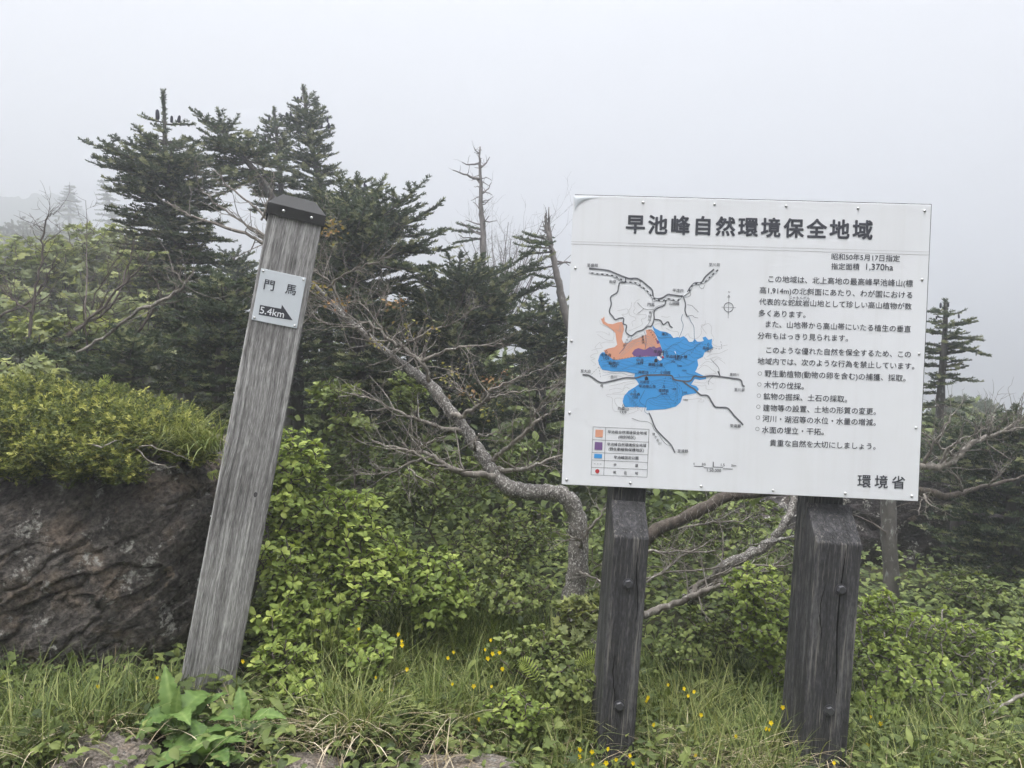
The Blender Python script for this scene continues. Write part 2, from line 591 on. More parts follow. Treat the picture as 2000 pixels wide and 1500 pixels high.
M['rock'] = mat_rock('boulder_stone', (0.024, 0.021, 0.0195), (0.17, 0.15, 0.133), (0.2, 0.155, 0.118), (0.0, 0.62, 0.0))
M['rock_pale'] = mat_rock('pale_stone', (0.17, 0.145, 0.12), (0.38, 0.325, 0.275), (0.42, 0.32, 0.23), (0, 0, 0), 2.0)
M['bank'] = mat_rock('dark_bank_stone', (0.02, 0.017, 0.018), (0.06, 0.05, 0.05), (0.08, 0.06, 0.05), (0, 0.4, 0))


def mat_soil(name):
    m, nt, b = new_mat(name)
    v = mapped(nt, (1, 1, 1))
    n1 = noise(nt, v, 2.2, 8, 0.65)
    r = ramp(nt, [(0.3, (0.018, 0.018, 0.012)), (0.55, (0.04, 0.042, 0.022)), (0.75, (0.075, 0.062, 0.042))], n1)
    n2 = noise(nt, v, 40, 4, 0.6)
    nt.links.new(r.outputs[0], b.inputs['Base Color'])
    b.inputs['Roughness'].default_value = 0.95
    b.inputs['Specular IOR Level'].default_value = 0.1
    bump(nt, b, n2, 1.0, 0.03)
    return m


M['soil'] = mat_soil('dark_soil')
M['hill'] = mat_plain('wooded_hill', (0.06, 0.07, 0.055), 1.0, 0, 0.0)

# ------------------------------------------------------------------ ground
def gz(x, y):
    x = np.asarray(x, float); y = np.asarray(y, float)
    near = 0.205 + 0.235 * sstep(0.35, -0.9, x) - 0.16 * sstep(1.25, 2.6, x)
    near = near + 0.14 * sstep(2.7, 3.6, y) * sstep(1.2, 0.2, x) * sstep(-1.2, -0.4, x)
    near = near + 0.03 * np.sin(x * 3.1 + 1.0) * np.cos(y * 2.3)
    yy = np.maximum(y, 0.5)
    u = x / yy
    t = np.maximum(y - 6.0, 0.0)
    sl_left = 0.243 * sstep(-0.22, -0.62, u)
    rise = sl_left * (np.minimum(t, 36.0)) - 0.10 * sl_left / 0.243 * np.clip(t - 36.0, 0, 120)
    fall = -14.0 * sstep(-0.3, 0.05, u) * sstep(0, 60, t)
    return near + rise + fall


def make_ground():
    a = np.linspace(-1, 1, 190)
    xs = np.sign(a) * (np.abs(a) * 6 + (np.abs(a) ** 4) * 394)
    b = np.linspace(0, 1, 200)
    ys = -8 + b * 20 + (b ** 5) * 400
    X, Y = np.meshgrid(xs, ys, indexing='ij')
    Z = gz(X.ravel(), Y.ravel())
    pts = np.stack([X.ravel(), Y.ravel(), Z], 1)
    pts[:, 2] += 0.012 * fbm(pts * np.array([9, 9, 0]) + 3.3, 3, 5)
    far = sstep(12, 40, pts[:, 1])
    pts[:, 2] += far * 0.9 * fbm(pts * np.array([0.12, 0.12, 0]) + 8.1, 4, 9)
    n, m = len(xs), len(ys)
    i, j = np.meshgrid(np.arange(n - 1), np.arange(m - 1), indexing='ij')
    Q = np.stack([i * m + j, (i + 1) * m + j, (i + 1) * m + j + 1, i * m + j + 1], -1).reshape(-1, 4)
    mb = MB()
    mb.add(pts, Q)
    return tag(mb.build('ground', M['soil'], None, True), kind='structure')


make_ground()


def make_hill():
    """Far wooded ridge, nearly lost in the fog."""
    n, m = 220, 40
    mb = MB()
    a = np.linspace(-1.15, -0.18, n)
    pts = []
    for i in range(n):
        u = a[i]
        top = 0.268 * sstep(-0.44, -0.64, u) ** 0.7 + 0.012 * math.sin(u * 31) + 0.01 * math.sin(u * 13 + 1) - 0.02
        for j in range(m):
            t = j / (m - 1)
            d = 70 + 40 * t
            h = -12 + (top * 1.09 * 99.6 + 13.5) * math.sin(min(1, t * 1.35) * math.pi / 2) * (1 if t < 0.74 else 1 - (t - 0.74) * 1.5)
            pts.append((u * d, d, h))
    pts = np.array(pts)
    pts[:, 2] += 1.2 * fbm(pts * 0.22, 4, 21) + 0.8 * fbm(pts * 0.9, 2, 23)
    i, j = np.meshgrid(np.arange(n - 1), np.arange(m - 1), indexing='ij')
    Q = np.stack([i * m + j, (i + 1) * m + j, (i + 1) * m + j + 1, i * m + j + 1], -1).reshape(-1, 4)
    mb.add(pts, Q)
    return tag(mb.build('hill', M['hill'], None, True), kind='structure')


make_hill()

# ------------------------------------------------------------------ boulder and small rocks
def rock(name, mat, center, half, seed, rough=0.12, nres=70, strata=0.0, label=None, cat='rock', squash=2.6, group=None, lean=0.0):
    """A boulder: a rounded box pushed about by noise, with cracks along slanting strata."""
    mb = MB()
    rs = []
    for ax in range(3):
        for s in (-1, 1):
            g = np.linspace(-1, 1, nres)
            A, B = np.meshgrid(g, g, indexing='ij')
            p = np.zeros((nres * nres, 3))
            o1, o2 = [(1, 2), (2, 0), (0, 1)][ax]
            p[:, ax] = s
            p[:, o1] = A.ravel()
            p[:, o2] = B.ravel()
            pw = squash
            r = (np.abs(p) ** pw).sum(1) ** (1 / pw)
            q = p / r[:, None]
            i, j = np.meshgrid(np.arange(nres - 1), np.arange(nres - 1), indexing='ij')
            Q = np.stack([i * nres + j, (i + 1) * nres + j, (i + 1) * nres + j + 1, i * nres + j + 1], -1).reshape(-1, 4)
            if s < 0: Q = Q[:, ::-1]
            rs.append((q, Q))
    half = np.array(half, float)
    for q, Q in rs:
        nrm = unit(q)
        w = q * half
        k = fbm(w * 2.2 + seed, 5, seed) * rough * 1.4 + fbm(w * 9 + seed, 3, seed + 5) * rough * 0.22
        if strata:
            # broken planar faces on two scales, lying along slanting strata
            c, s_ = math.cos(0.62), math.sin(0.62)
            st = np.stack([w[:, 0] * c + w[:, 2] * s_, w[:, 1], -w[:, 0] * s_ + w[:, 2] * c], 1)
            st = st + 0.05 * np.stack([fbm(st * 5, 3, seed + 31), fbm(st * 5, 3, seed + 32), fbm(st * 5, 3, seed + 33)], 1)
            for cells, amp, an in ((70, 1.0, (1.0, 1.2, 2.4)), (900, 0.36, (1.0, 1.3, 3.4))):
                rr = np.random.RandomState(seed + cells)
                cc = rr.uniform(-1, 1, (cells, 3)) * half * 1.15
                an = np.array(an)
                best = np.full(len(st), 1e9); who = np.zeros(len(st), int)
                for q in range(cells):
                    dq = (((st - cc[q]) * an) ** 2).sum(1)
                    m_ = dq < best
                    best[m_] = dq[m_]; who[m_] = q
                hh = rr.uniform(-1, 1, cells); gg = rr.normal(0, 1, (cells, 3)) * (2.6 if cells < 100 else 7.0)
                k = k + strata * amp * np.clip(hh[who] + (gg[who] * (st - cc[who])).sum(1), -1.6, 1.6)
            rid = 1 - np.abs(fbm(st * np.array([2.2, 3.0, 4.2]) + seed, 5, seed + 9)) * 9
            k = k - strata * 1.1 * np.clip(rid, 0, 1) ** 4
        p = w + nrm * k[:, None] + np.array(center)
        mb.add(p, Q)
    o = mb.build(name, mat, None, True, origin=(center[0], center[1], center[2] - half[2]))
    import bmesh
    bm = bmesh.new(); bm.from_mesh(o.data)
    if lean:
        for v in bm.verts: v.co.x += lean * (v.co.z - half[2])
    bmesh.ops.remove_doubles(bm, verts=bm.verts, dist=0.0015)
    bm.to_mesh(o.data); bm.free()
    return tag(o, label, cat, group)


rock('boulder', M['rock'], (-1.83, 3.12, 0.80), (0.74, 0.55, 0.50), 3, 0.062, 190, 0.015,
     'big dark brown layered boulder with lichen spots beside the leaning trail post', 'boulder', 3.2, None, 0.14)
rk = rock('rock', M['rock_pale'], (-1.15, 2.06, 0.405), (0.14, 0.11, 0.085), 11, 0.055, 60, 0.012,
          'pale brown flat-topped rock in the grass near the broad-leaved plants')
rock('rock', M['rock_pale'], (-0.62, 2.10, 0.345), (0.16, 0.12, 0.075), 12, 0.03, 36, 0,
     'low tan rock half under the drooping straw of the grass tussock')
rock('rock', M['rock_pale'], (-0.20, 2.22, 0.30), (0.24, 0.13, 0.075), 13, 0.03, 40, 0,
     'flat tan rock strewn with dry straw between tussock and sign post')
# dark bank behind the right-hand shrubs
rock('rock_bank', M['bank'], (3.15, 6.5, -0.15), (1.5, 0.7, 0.95), 31, 0.2, 70, 0.05,
     'dark misty rock bank under the firs behind the board posts', 'rock bank', 3.0)

# ------------------------------------------------------------------ leaf and needle shapes
def tpl_leaf(widths, fold=0.25, curl=0.25):
    n = len(widths)
    V, Q = [], []
    for k, w in enumerate(widths):
        t = k / (n - 1)
        z = curl * (t * (1 - t)) * 1.2 - curl * 0.5 * t * t
        V += [(-w, t, z + fold * w), (0, t, z), (w, t, z + fold * w)]
    for k in range(n - 1):
        a = k * 3
        Q += [(a, a + 1, a + 4, a + 3), (a + 1, a + 2, a + 5, a + 4)]
    return (np.array(V, float), np.array(Q), None)


LEAF = tpl_leaf([0.03, 0.17, 0.27, 0.30, 0.22, 0.02])
LEAF_LONG = tpl_leaf([0.02, 0.12, 0.16, 0.13, 0.02], 0.3, 0.4)


def tpl_maple():
    ang = np.radians([-150, -118, -100, -75, -60, -40, -24, 0, 24, 40, 60, 75, 100, 118, 150])
    rad = np.array([0.22, 0.55, 0.42, 0.78, 0.5, 0.82, 0.52, 1.0, 0.52, 0.82, 0.5, 0.78, 0.42, 0.55, 0.22]) * 0.62
    V = [(0, 0.0, 0)]
    for a, r in zip(ang, rad):
        V.append((math.sin(a) * r, math.cos(a) * r, -0.16 * r * r + 0.04 * math.cos(a * 5)))
    T = [(0, k, k + 1) for k in range(1, len(ang))]
    V = np.array(V, float)
    V[:, 1] += 0.2
    return (V, None, np.array(T))


MAPLE = tpl_maple()


def tpl_shoot(nn, seed, needle=0.26, w=0.055, lo=-25, hi=205):
    rg = random.Random(seed)
    V, T = [], []
    for k in range(nn):
        t = (k + 0.5) / nn * 0.94
        ph = math.radians(lo + (hi - lo) * rg.random())
        if k % 2: ph = math.radians(rg.choice([rg.uniform(-15, 30), rg.uniform(150, 195)]))
        fw = rg.uniform(0.5, 0.9) + 0.6 * max(0, t - 0.7)
        d = np.array([math.cos(ph), fw, math.sin(ph)])
        d /= np.linalg.norm(d)
        L = needle * rg.uniform(0.85, 1.1) * (1 if t < 0.8 else 0.8)
        s = np.cross(d, [0, 1, 0]); s = s / np.linalg.norm(s)
        s = np.cross(d, s) if rg.random() < 0.35 else s
        b = np.array([0, t, 0])
        i = len(V)
        V += [b - s * w * 0.5, b + s * w * 0.5, b + d * L * 0.85 + s * w * 0.45, b + d * L]
        T += [(i, i + 1, i + 2), (i, i + 2, i + 3)]
    return (np.array(V), None, np.array(T))


SHOOTS = [tpl_shoot(26, 1, 0.34, 0.1), tpl_shoot(26, 2, 0.34, 0.1), tpl_shoot(26, 3, 0.34, 0.1)]
JSHOOTS = [tpl_shoot(15, 7, 0.3, 0.085, -40, 220), tpl_shoot(15, 8, 0.3, 0.085, -40, 220)]

# ------------------------------------------------------------------ firs
def interp_tab(tab, y, c):
    ys = [r[0] for r in tab]
    return float(np.interp(y, ys, [r[c] for r in tab]))


def cone_tpl():
    V, Q = [], []
    prof = [(0.0, 0.1), (0.08, 0.85), (0.3, 1.0), (0.6, 0.98), (0.88, 0.8), (1.0, 0.25)]
    s = 8
    for t, r in prof:
        for k in range(s):
            a = 2 * math.pi * k / s
            V.append((math.cos(a) * r * 0.2, math.sin(a) * r * 0.2, t))
    for i in range(len(prof) - 1):
        for k in range(s):
            Q.append((i * s + k, i * s + (k + 1) % s, (i + 1) * s + (k + 1) % s, (i + 1) * s + k))
    mb = MB(); mb.add(V, Q, [(5 * s, 5 * s + k, 5 * s + k + 1) for k in range(1, s - 1)])
    return mb


CONE_MESH = None


def add_bough(lv, wd, A, dirh, ext, s0, droop, rg, bare=0.2, spacing=0.062, tint0=0.4, sidelen=0.24, shoot=0.07, rad=None):
    """One fir bough: a main axis, side twigs both ways in a flat spray, needle shoots on all of them."""
    n = 9
    t = np.linspace(0, 1, n)
    bend = rg.uniform(-0.15, 0.15)
    side = np.array([-dirh[1], dirh[0], 0.0])
    ax = A[None] + ext * (t[:, None] * dirh[None] + (bend * t ** 2)[:, None] * side[None])
    ax[:, 2] += ext * (s0 * t - droop * t ** 2 + droop * 0.75 * t ** 3)
    r0 = rad if rad else 0.006 + 0.012 * ext
    wd.tube(ax, r0 * (1 - 0.8 * t), 4, 0, 0.5, False)
    L = ext
    ks = np.arange(max(bare * ext, 0.05), ext, spacing)
    pos, dirs, ln = [], [], []
    for s in ks:
        tt = s / ext
        p = np.array([np.interp(tt, t, ax[:, c]) for c in range(3)])
        tg = np.array([np.interp(min(1, tt + 0.06), t, ax[:, c]) - np.interp(max(0, tt - 0.06), t, ax[:, c]) for c in range(3)])
        tg /= np.linalg.norm(tg) + 1e-9
        pos.append(p); dirs.append(tg); ln.append(shoot * 1.05)
        for sg in (-1, 1):
            if rg.random() < 0.1: continue
            ls = min(sidelen, 0.55 * (ext - s) + 0.05) * rg.uniform(0.65, 1.1)
            a = math.radians(rg.uniform(42, 64))
            sd = np.cross(tg, [0, 0, 1.0]); sd /= np.linalg.norm(sd) + 1e-9
            dv = tg * math.cos(a) + sd * sg * math.sin(a) + np.array([0, 0, rg.uniform(-0.04, 0.16)])
            dv /= np.linalg.norm(dv)
            if ls > 0.13:
                wd.tube(np.array([p, p + dv * ls * 0.8]), [0.0035, 0.0015], 3, 0, 0.5, False)
            m = max(1, int(ls / (shoot * 0.8)))
            for q in range(m):
                pp = p + dv * (ls * q / m)
                pos.append(pp); dirs.append(dv + np.array([0, 0, 0.12 * q / m])); ln.append(shoot)
                if ls > 0.1 and q < m - 1 + (m == 1):
                    sd2 = np.cross(dv, [0, 0, 1.0]); sd2 /= np.linalg.norm(sd2) + 1e-9
                    for s2 in (-1, 1):
                        if rg.random() < 0.72:
                            d2 = dv * 0.7 + sd2 * s2 * 0.75 + np.array([0, 0, rg.uniform(0, 0.25)])
                            pos.append(pp + dv * shoot * 0.3); dirs.append(d2); ln.append(shoot * rg.uniform(0.75, 1.0))
    tg = ax[-1] - ax[-2]; tg /= np.linalg.norm(tg) + 1e-9
    pos.append(ax[-1]); dirs.append(tg); ln.append(shoot)
    lv.append((np.array(pos), np.array(dirs), np.array(ln), np.full(len(pos), tint0)))
    return ax


def finish_crown(mb, lv, seed, tpls, tipp=0.3, upw=0.4):
    if not lv: return
    rs = np.random.RandomState(seed)
    pos = np.vstack([a[0] for a in lv]); d = np.vstack([a[1] for a in lv])
    ln = np.concatenate([a[2] for a in lv]); t0 = np.concatenate([a[3] for a in lv])
    d = unit(unit(d) + rs.normal(0, 0.07, d.shape))
    tint = np.clip(t0 + rs.normal(0, 0.16, len(pos)), 0, 0.78)
    fresh = rs.rand(len(pos)) < tipp * 0.35
    tint[fresh] = rs.uniform(0.78, 1.0, fresh.sum())
    which = rs.randint(0, len(tpls), len(pos))
    up = unit(np.array([0, 0, 1.0]) + rs.normal(0, 0.25, d.shape))
    R = frames(d, up)
    for k, tp in enumerate(tpls):
        w = which == k
        mb.inst(tp, R[w], pos[w], ln[w] * rs.uniform(0.85, 1.2, w.sum()), tint[w])


FIR_COUNT = [0]


def fir(label, trunk, d, prof, seed, step=24, nper=5, droop=0.35, bare=0.2, cones=(), tint0=0.4, sidelen=0.27, spacing=0.052,
        shoot=0.07, trunk_mat='bark_fir', name='fir_tree', cat='fir tree', group='firs in the mist', ybase=None, keep=1.0, boughs=(), leader=True, upt=0.55, upb=-0.05):
    rg = random.Random(seed)
    tp = np.array([P(x, y, d) for x, y, w in trunk])
    tw = np.array([w for x, y, w in trunk]) * d / FPX / 2
    # carry the trunk down to the ground
    b = tp[-1].copy()
    g = float(gz(b[0], b[1])) - 0.1
    if b[2] > g + 0.1:
        tp = np.vstack([tp, [b[0] + 0.02, b[1], g]])
        tw = np.append(tw, tw[-1] * 1.25)
    root = empty(name, (tp[-1][0], tp[-1][1], g + 0.1), label, cat, group)
    wd, lv = MB(), []
    cur = catmull(tp, 5)
    tt = np.linspace(0, 1, len(tp))
    rad = np.interp(np.linspace(0, 1, len(cur)), tt, tw)
    tb = MB()
    tb.tube(cur, rad * (1 + 0.12 * np.array([rg.uniform(-1, 1) for _ in rad])), 8)
    trk = tb.build('trunk', M[trunk_mat], root, True)
    ys = [r[0] for r in trunk]; xs = [r[1 - 1] for r in trunk]
    y = prof[0][0]
    y1 = prof[-1][0]
    while y < y1:
        rel = (y - prof[0][0]) / max(1, (y1 - prof[0][0]))
        L, Rr = interp_tab(prof, y, 1), interp_tab(prof, y, 2)
        x = float(np.interp(y, [r[1] for r in trunk], [r[0] for r in trunk]))
        A = P(x, y, d)
        n = nper if isinstance(nper, int) else rg.randint(*nper)
        a0 = rg.uniform(0, 6.28)
        for k in range(n):
            if rg.random() > keep: continue
            az = a0 + 2 * math.pi * k / n + rg.uniform(-0.35, 0.35)
            w = (math.cos(az) + 1) / 2
            ext = (L * (1 - w) + Rr * w) * d / FPX * rg.uniform(0.72, 1.06)
            if ext < 0.05: continue
            dirh = np.array([math.cos(az), math.sin(az), 0.0])
            s0 = upt * (1 - rel) + upb * rel + rg.uniform(-0.12, 0.12)
            A2 = A + np.array([0, 0, rg.uniform(-0.04, 0.04)])
            add_bough(lv, wd, A2, dirh, ext, s0, droop * (0.5 + 0.6 * rel), rg, bare, spacing, tint0 + rg.uniform(-0.1, 0.1), min(sidelen, 0.09 + ext * 0.28), shoot)
        y += step * (0.75 + 0.5 * rel) * rg.uniform(0.8, 1.2)
    for (x0, y0, x1, y1_, dd, dr) in boughs:
        A, B = P(x0, y0, d), P(x1, y1_, d + dd)
        v = B - A
        ext = float(np.linalg.norm(v[:2]))
        dirh = np.array([v[0] / ext, v[1] / ext, 0])
        add_bough(lv, wd, A, dirh, ext, v[2] / ext + 0.25 * dr, dr, rg, 0.12, spacing, tint0, sidelen, shoot)
    if leader:
        yl = trunk[0][1] + 3
        while yl < prof[0][0] + 25:
            xl = float(np.interp(yl, [r[1] for r in trunk], [r[0] for r in trunk]))
            for az in (0.4, 2.5, 4.6):
                aa = az + rg.uniform(-0.5, 0.5)
                lv.append((np.array([P(xl, yl, d)]), np.array([[math.cos(aa) * 0.35, math.sin(aa) * 0.35, 1.0]]), np.array([0.05]), np.array([0.5])))
            yl += 9 * 5.6 / d
        top = cur[0]
        for k in range(3):
            q = cur[min(len(cur) - 1, k * 2)]
            lv.append((np.array([q - np.array([0, 0, 0.06])]), np.array([[rg.uniform(-.05, .05), 0, 1.0]]), np.array([0.09]), np.array([0.6])))
    cm = MB()
    finish_crown(cm, lv, seed, SHOOTS, 0.6)
    if cm.n:
        crown = cm.build('crown', M['fir'], root)
    if wd.n: wd.build('branches', M['bark_fir'], root)
    global CONE_MESH
    for (cx, cy_, hh) in cones:
        h = hh * d / FPX
        p = P(cx, cy_, d)
        if CONE_MESH is None:
            o = cone_tpl().build('cone', M['cone'], None, True)
            CONE_MESH = o.data
        else:
            o = bpy.data.objects.new('cone', CONE_MESH); COL.objects.link(o)
        o.parent = root
        o.location = tuple(p - np.array(root.location))
        o.scale = (h, h, h)
        o.rotation_euler = (rg.uniform(-.08, .08), rg.uniform(-.08, .08), rg.uniform(0, 6))
    return root


fir('dark fir with a bare cone-bearing leader spire standing left of the leaning post',
    [(319, 183, 4), (321, 230, 6), (323, 290, 9), (332, 400, 17), (345, 520, 22), (356, 640, 26), (362, 780, 30)], 5.6,
    [(272, 22, 34), (284, 34, 50), (296, 70, 60), (325, 140, 95), (360, 135, 120), (400, 105, 120), (450, 112, 115), (500, 110, 120), (560, 80, 135), (640, 70, 150), (760, 60, 150)],
    101, 22, (5, 6), 0.35, 0.12, cones=[(308, 234, 20), (335, 240, 14), (349, 240, 15)],
    boughs=[(322, 240, 286, 231, 0.0, 0.1), (322, 243, 364, 243, 0.1, 0.1), (325, 268, 308, 266, 0, 0.1), (326, 345, 189, 322, -0.15, 0.35), (326, 360, 215, 352, -0.3, 0.3)], upt=0.22)
fir('leaning fir with pale curved trunk and flat crown between the two spired firs',
    [(440, 262, 6), (470, 300, 9), (488, 322, 11), (506, 345, 13), (528, 380, 15), (545, 430, 18), (550, 560, 22), (556, 760, 24)], 6.0,
    [(262, 60, 45), (285, 78, 60), (310, 75, 65), (345, 90, 50)], 102, 17, (5, 6), 0.4, 0.1,
    boughs=[(470, 298, 375, 275, -0.2, 0.4), (486, 318, 372, 320, 0.2, 0.4), (488, 322, 395, 255, 0, 0.4), (500, 330, 410, 350, 0.3, 0.2), (505, 335, 560, 290, 0.3, 0.2), (480, 310, 500, 262, 0, 0.3), (505, 345, 420, 385, -0.3, .2)], keep=0.85)
fir('tallest fir with many upright dark cones on its spire behind the leaning post',
    [(592, 172, 5), (597, 205, 7), (602, 245, 9), (612, 300, 12), (626, 360, 15), (630, 430, 19), (634, 560, 24), (640, 780, 28)], 6.6,
    [(205, 14, 16), (230, 28, 32), (255, 45, 45), (285, 52, 40), (320, 62, 36), (360, 55, 42), (395, 70, 60), (430, 80, 70), (520, 100, 90), (640, 110, 100)],
    103, 17, (5, 6), 0.3, 0.1,
    cones=[(582, 202, 13), (588, 200, 12), (617, 210, 12), (560, 232, 13), (568, 230, 12), (549, 237, 12), (606, 224, 11), (628, 248, 12), (642, 252, 12), (640, 240, 11), (615, 250, 11)])
fir('narrow young fir spire just left of the tallest coned fir',
    [(535, 215, 4), (539, 250, 6), (543, 300, 8), (548, 360, 10), (552, 480, 13), (556, 700, 15)], 6.9,
    [(238, 12, 12), (255, 22, 26), (280, 34, 34), (310, 45, 40), (350, 55, 48), (420, 60, 60)], 104, 16, 5, 0.3, 0.1,
    cones=[(526, 240, 12), (518, 275, 12), (527, 274, 12), (552, 246, 10)])
fir('small coned fir top right of the post cap, below the tallest fir',
    [(698, 345, 4), (702, 380, 6), (704, 430, 8), (706, 520, 11), (708, 740, 14)], 6.0,
    [(352, 8, 10), (370, 22, 22), (390, 40, 36), (410, 48, 45), (440, 60, 55), (480, 62, 58), (520, 50, 50)], 105, 15, 5, 0.3, 0.1,
    cones=[(698, 356, 12), (715, 372, 12), (685, 372, 11), (728, 392, 11), (712, 366, 10)])
fir('broad dark fir with wide flat boughs right of the leaning post',
    [(680, 415, 8), (684, 470, 14), (690, 560, 22), (698, 680, 30), (704, 850, 36)], 5.2,
    [(425, 60, 90), (450, 80, 160), (475, 95, 185), (510, 90, 190), (550, 80, 170), (600, 80, 150), (680, 90, 140), (760, 80, 130), (840, 70, 110)],
    106, 22, (5, 7), 0.3, 0.1, tint0=0.36,
    boughs=[(690, 500, 880, 482, -0.1, 0.2), (688, 470, 860, 455, 0.2, 0.2), (690, 520, 850, 520, -0.4, 0.3)])
fir('dark fir with boughs swept up to the right behind the leaning birch',
    [(905, 560, 8), (900, 600, 12), (898, 680, 20), (905, 800, 26), (912, 950, 32)], 5.6,
    [(560, 70, 100), (590, 110, 170), (620, 130, 175), (660, 140, 160), (720, 140, 140), (800, 130, 130), (900, 110, 120)],
    107, 23, (5, 7), 0.15, 0.1, tint0=0.3,
    boughs=[(900, 620, 1065, 560, 0.1, 0.05), (900, 640, 1070, 610, -0.2, 0.05), (898, 600, 1030, 530, 0.2, 0.0), (890, 610, 820, 570, -.2, 0.0)], upb=0.15)
fir('low bushy fir filling the gap between boulder and leaning post',
    [(440, 560, 8), (436, 620, 14), (430, 720, 22), (428, 860, 28)], 4.6,
    [(565, 40, 50), (590, 70, 70), (640, 95, 90), (700, 110, 100), (780, 110, 100), (840, 100, 90)], 108, 24, (5, 7), 0.3, 0.1, tint0=0.36)
fir('dark fir deep in the shade behind the leaning post',
    [(585, 520, 8), (583, 600, 16), (580, 720, 24), (580, 900, 30)], 6.2,
    [(540, 50, 50), (600, 100, 100), (680, 120, 120), (780, 130, 120), (880, 120, 120)], 109, 26, (5, 6), 0.3, 0.15, tint0=0.26)
fir('dark fir in the shade beneath the dead spire',
    [(800, 600, 10), (802, 700, 18), (806, 850, 26)], 6.8,
    [(615, 60, 60), (660, 110, 110), (740, 130, 130), (850, 130, 130), (930, 120, 120)], 110, 26, (5, 6), 0.3, 0.15, tint0=0.26)
fir('dark fir half hidden by the left edge of the white board',
    [(1060, 600, 8), (1058, 680, 16), (1056, 800, 24), (1056, 960, 30)], 6.4,
    [(615, 40, 60), (650, 80, 120), (720, 110, 140), (820, 120, 150), (940, 120, 150)], 111, 26, (5, 6), 0.25, 0.15, tint0=0.28)
fir('thin-crowned fir spire with flat tiers right of the board',
    [(1847, 592, 6), (1846, 640, 9), (1843, 690, 12), (1838, 760, 14), (1834, 850, 17), (1828, 1000, 20)], 6.0,
    [(603, 10, 12), (625, 26, 34), (640, 38, 42), (660, 36, 50), (690, 45, 60), (720, 38, 28), (745, 36, 52), (765, 42, 40), (790, 48, 38), (830, 60, 50), (900, 60, 60)],
    112, 19, (5, 6), 0.12, 0.2, cones=[(1837, 602, 11), (1852, 600, 10), (1873, 622, 9), (1829, 624, 7)], keep=0.8, upt=0.25, upb=-0.1, sidelen=0.13,
    boughs=[(1845, 655, 1908, 664, 0.1, 0.1), (1842, 672, 1915, 690, -0.2, 0.1), (1840, 736, 1900, 745, 0, 0.1)])
fir('dense fir with drooping boughs at the right edge of the view',
    [(1985, 800, 8), (1982, 880, 16), (1978, 1000, 26), (1972, 1180, 34)], 5.0,
    [(845, 80, 70), (880, 130, 120), (930, 150, 150), (1000, 160, 150), (1080, 150, 150), (1170, 140, 140)], 113, 24, (5, 7), 0.35, 0.15, tint0=0.33)
fir('shorter fir below the thin spire beside the board',
    [(1868, 830, 8), (1869, 900, 18), (1870, 1010, 24), (1873, 1160, 30)], 5.6,
    [(840, 30, 40), (870, 70, 80), (920, 80, 95), (965, 80, 90)], 114, 22, (5, 6), 0.3, 0.15, tint0=0.34)
fir('misty fir partly behind the board and its right post',
    [(1560, 620, 8), (1556, 760, 18), (1552, 960, 30)], 7.5,
    [(640, 40, 40), (700, 90, 90), (800, 130, 130), (940, 150, 150), (1040, 150, 150)], 115, 30, (5, 6), 0.3, 0.15, tint0=0.28)
fir('misty fir standing behind the middle of the board',
    [(1300, 560, 8), (1298, 760, 20), (1296, 960, 30)], 7.0,
    [(600, 40, 40), (680, 90, 90), (800, 130, 130), (940, 150, 150), (1060, 150, 150)], 116, 30, (5, 6), 0.3, 0.15, tint0=0.28)
fir('dark fir deep behind the bent birch, its top below the dead spire', [(720, 590, 8), (722, 720, 18), (724, 900, 26)], 8.5,
    [(600, 30, 30), (650, 80, 80), (740, 120, 120), (880, 130, 130)], 125, 22, (5, 6), 0.3, 0.15, tint0=0.26)
fir('dark fir deep behind the gap left of the leaning post', [(455, 500, 8), (456, 600, 16), (458, 860, 26)], 8.0,
    [(505, 30, 30), (560, 80, 80), (660, 110, 110), (800, 120, 120)], 126, 22, (5, 6), 0.3, 0.15, tint0=0.26)
# low dark firs of the thicket behind the boulder
fir('stunted dark fir among bare branches behind the boulder',
    [(250, 668, 6), (252, 720, 12), (255, 800, 18)], 4.4,
    [(674, 40, 50), (700, 110, 110), (730, 130, 130), (790, 130, 130)], 117, 24, (5, 6), 0.3, 0.12, tint0=0.3)
fir('stunted dark fir at the left edge behind the boulder',
    [(60, 690, 6), (62, 730, 12), (65, 800, 18)], 4.6,
    [(696, 40, 50), (715, 110, 110), (740, 130, 130), (790, 130, 130)], 118, 24, (5, 6), 0.3, 0.12, tint0=0.3)
# far firs fading in the fog
def far_fir(label, x, ytop, ybot, d, W, seed, lean=0):
    k = d / 6.0
    fir(label, [(x + lean, ytop, 3), (x + lean * 0.4, (ytop + ybot) / 2, 5), (x, ybot, 6)], d,
        [(ytop + 3, W * 0.1, W * 0.1), (ytop + (ybot - ytop) * 0.3, W * 0.35, W * 0.35), (ytop + (ybot - ytop) * 0.65, W * 0.75, W * 0.7), (ybot - 2, W, W)], seed, max(7, (ybot - ytop) / 9), 4, 0.2, 0.1, sidelen=0.05 * k, spacing=0.03 * k,
        shoot=0.034 * k, upt=0.0, upb=-0.12, leader=False, keep=0.85)
far_fir('small pale fir far up the misty slope, the rounder of the two', 136, 362, 425, 52.0, 27, 121)
far_fir('wind-swept pale fir far up the slope beside the dark spired fir', 222, 352, 440, 44.0, 27, 122, -22)

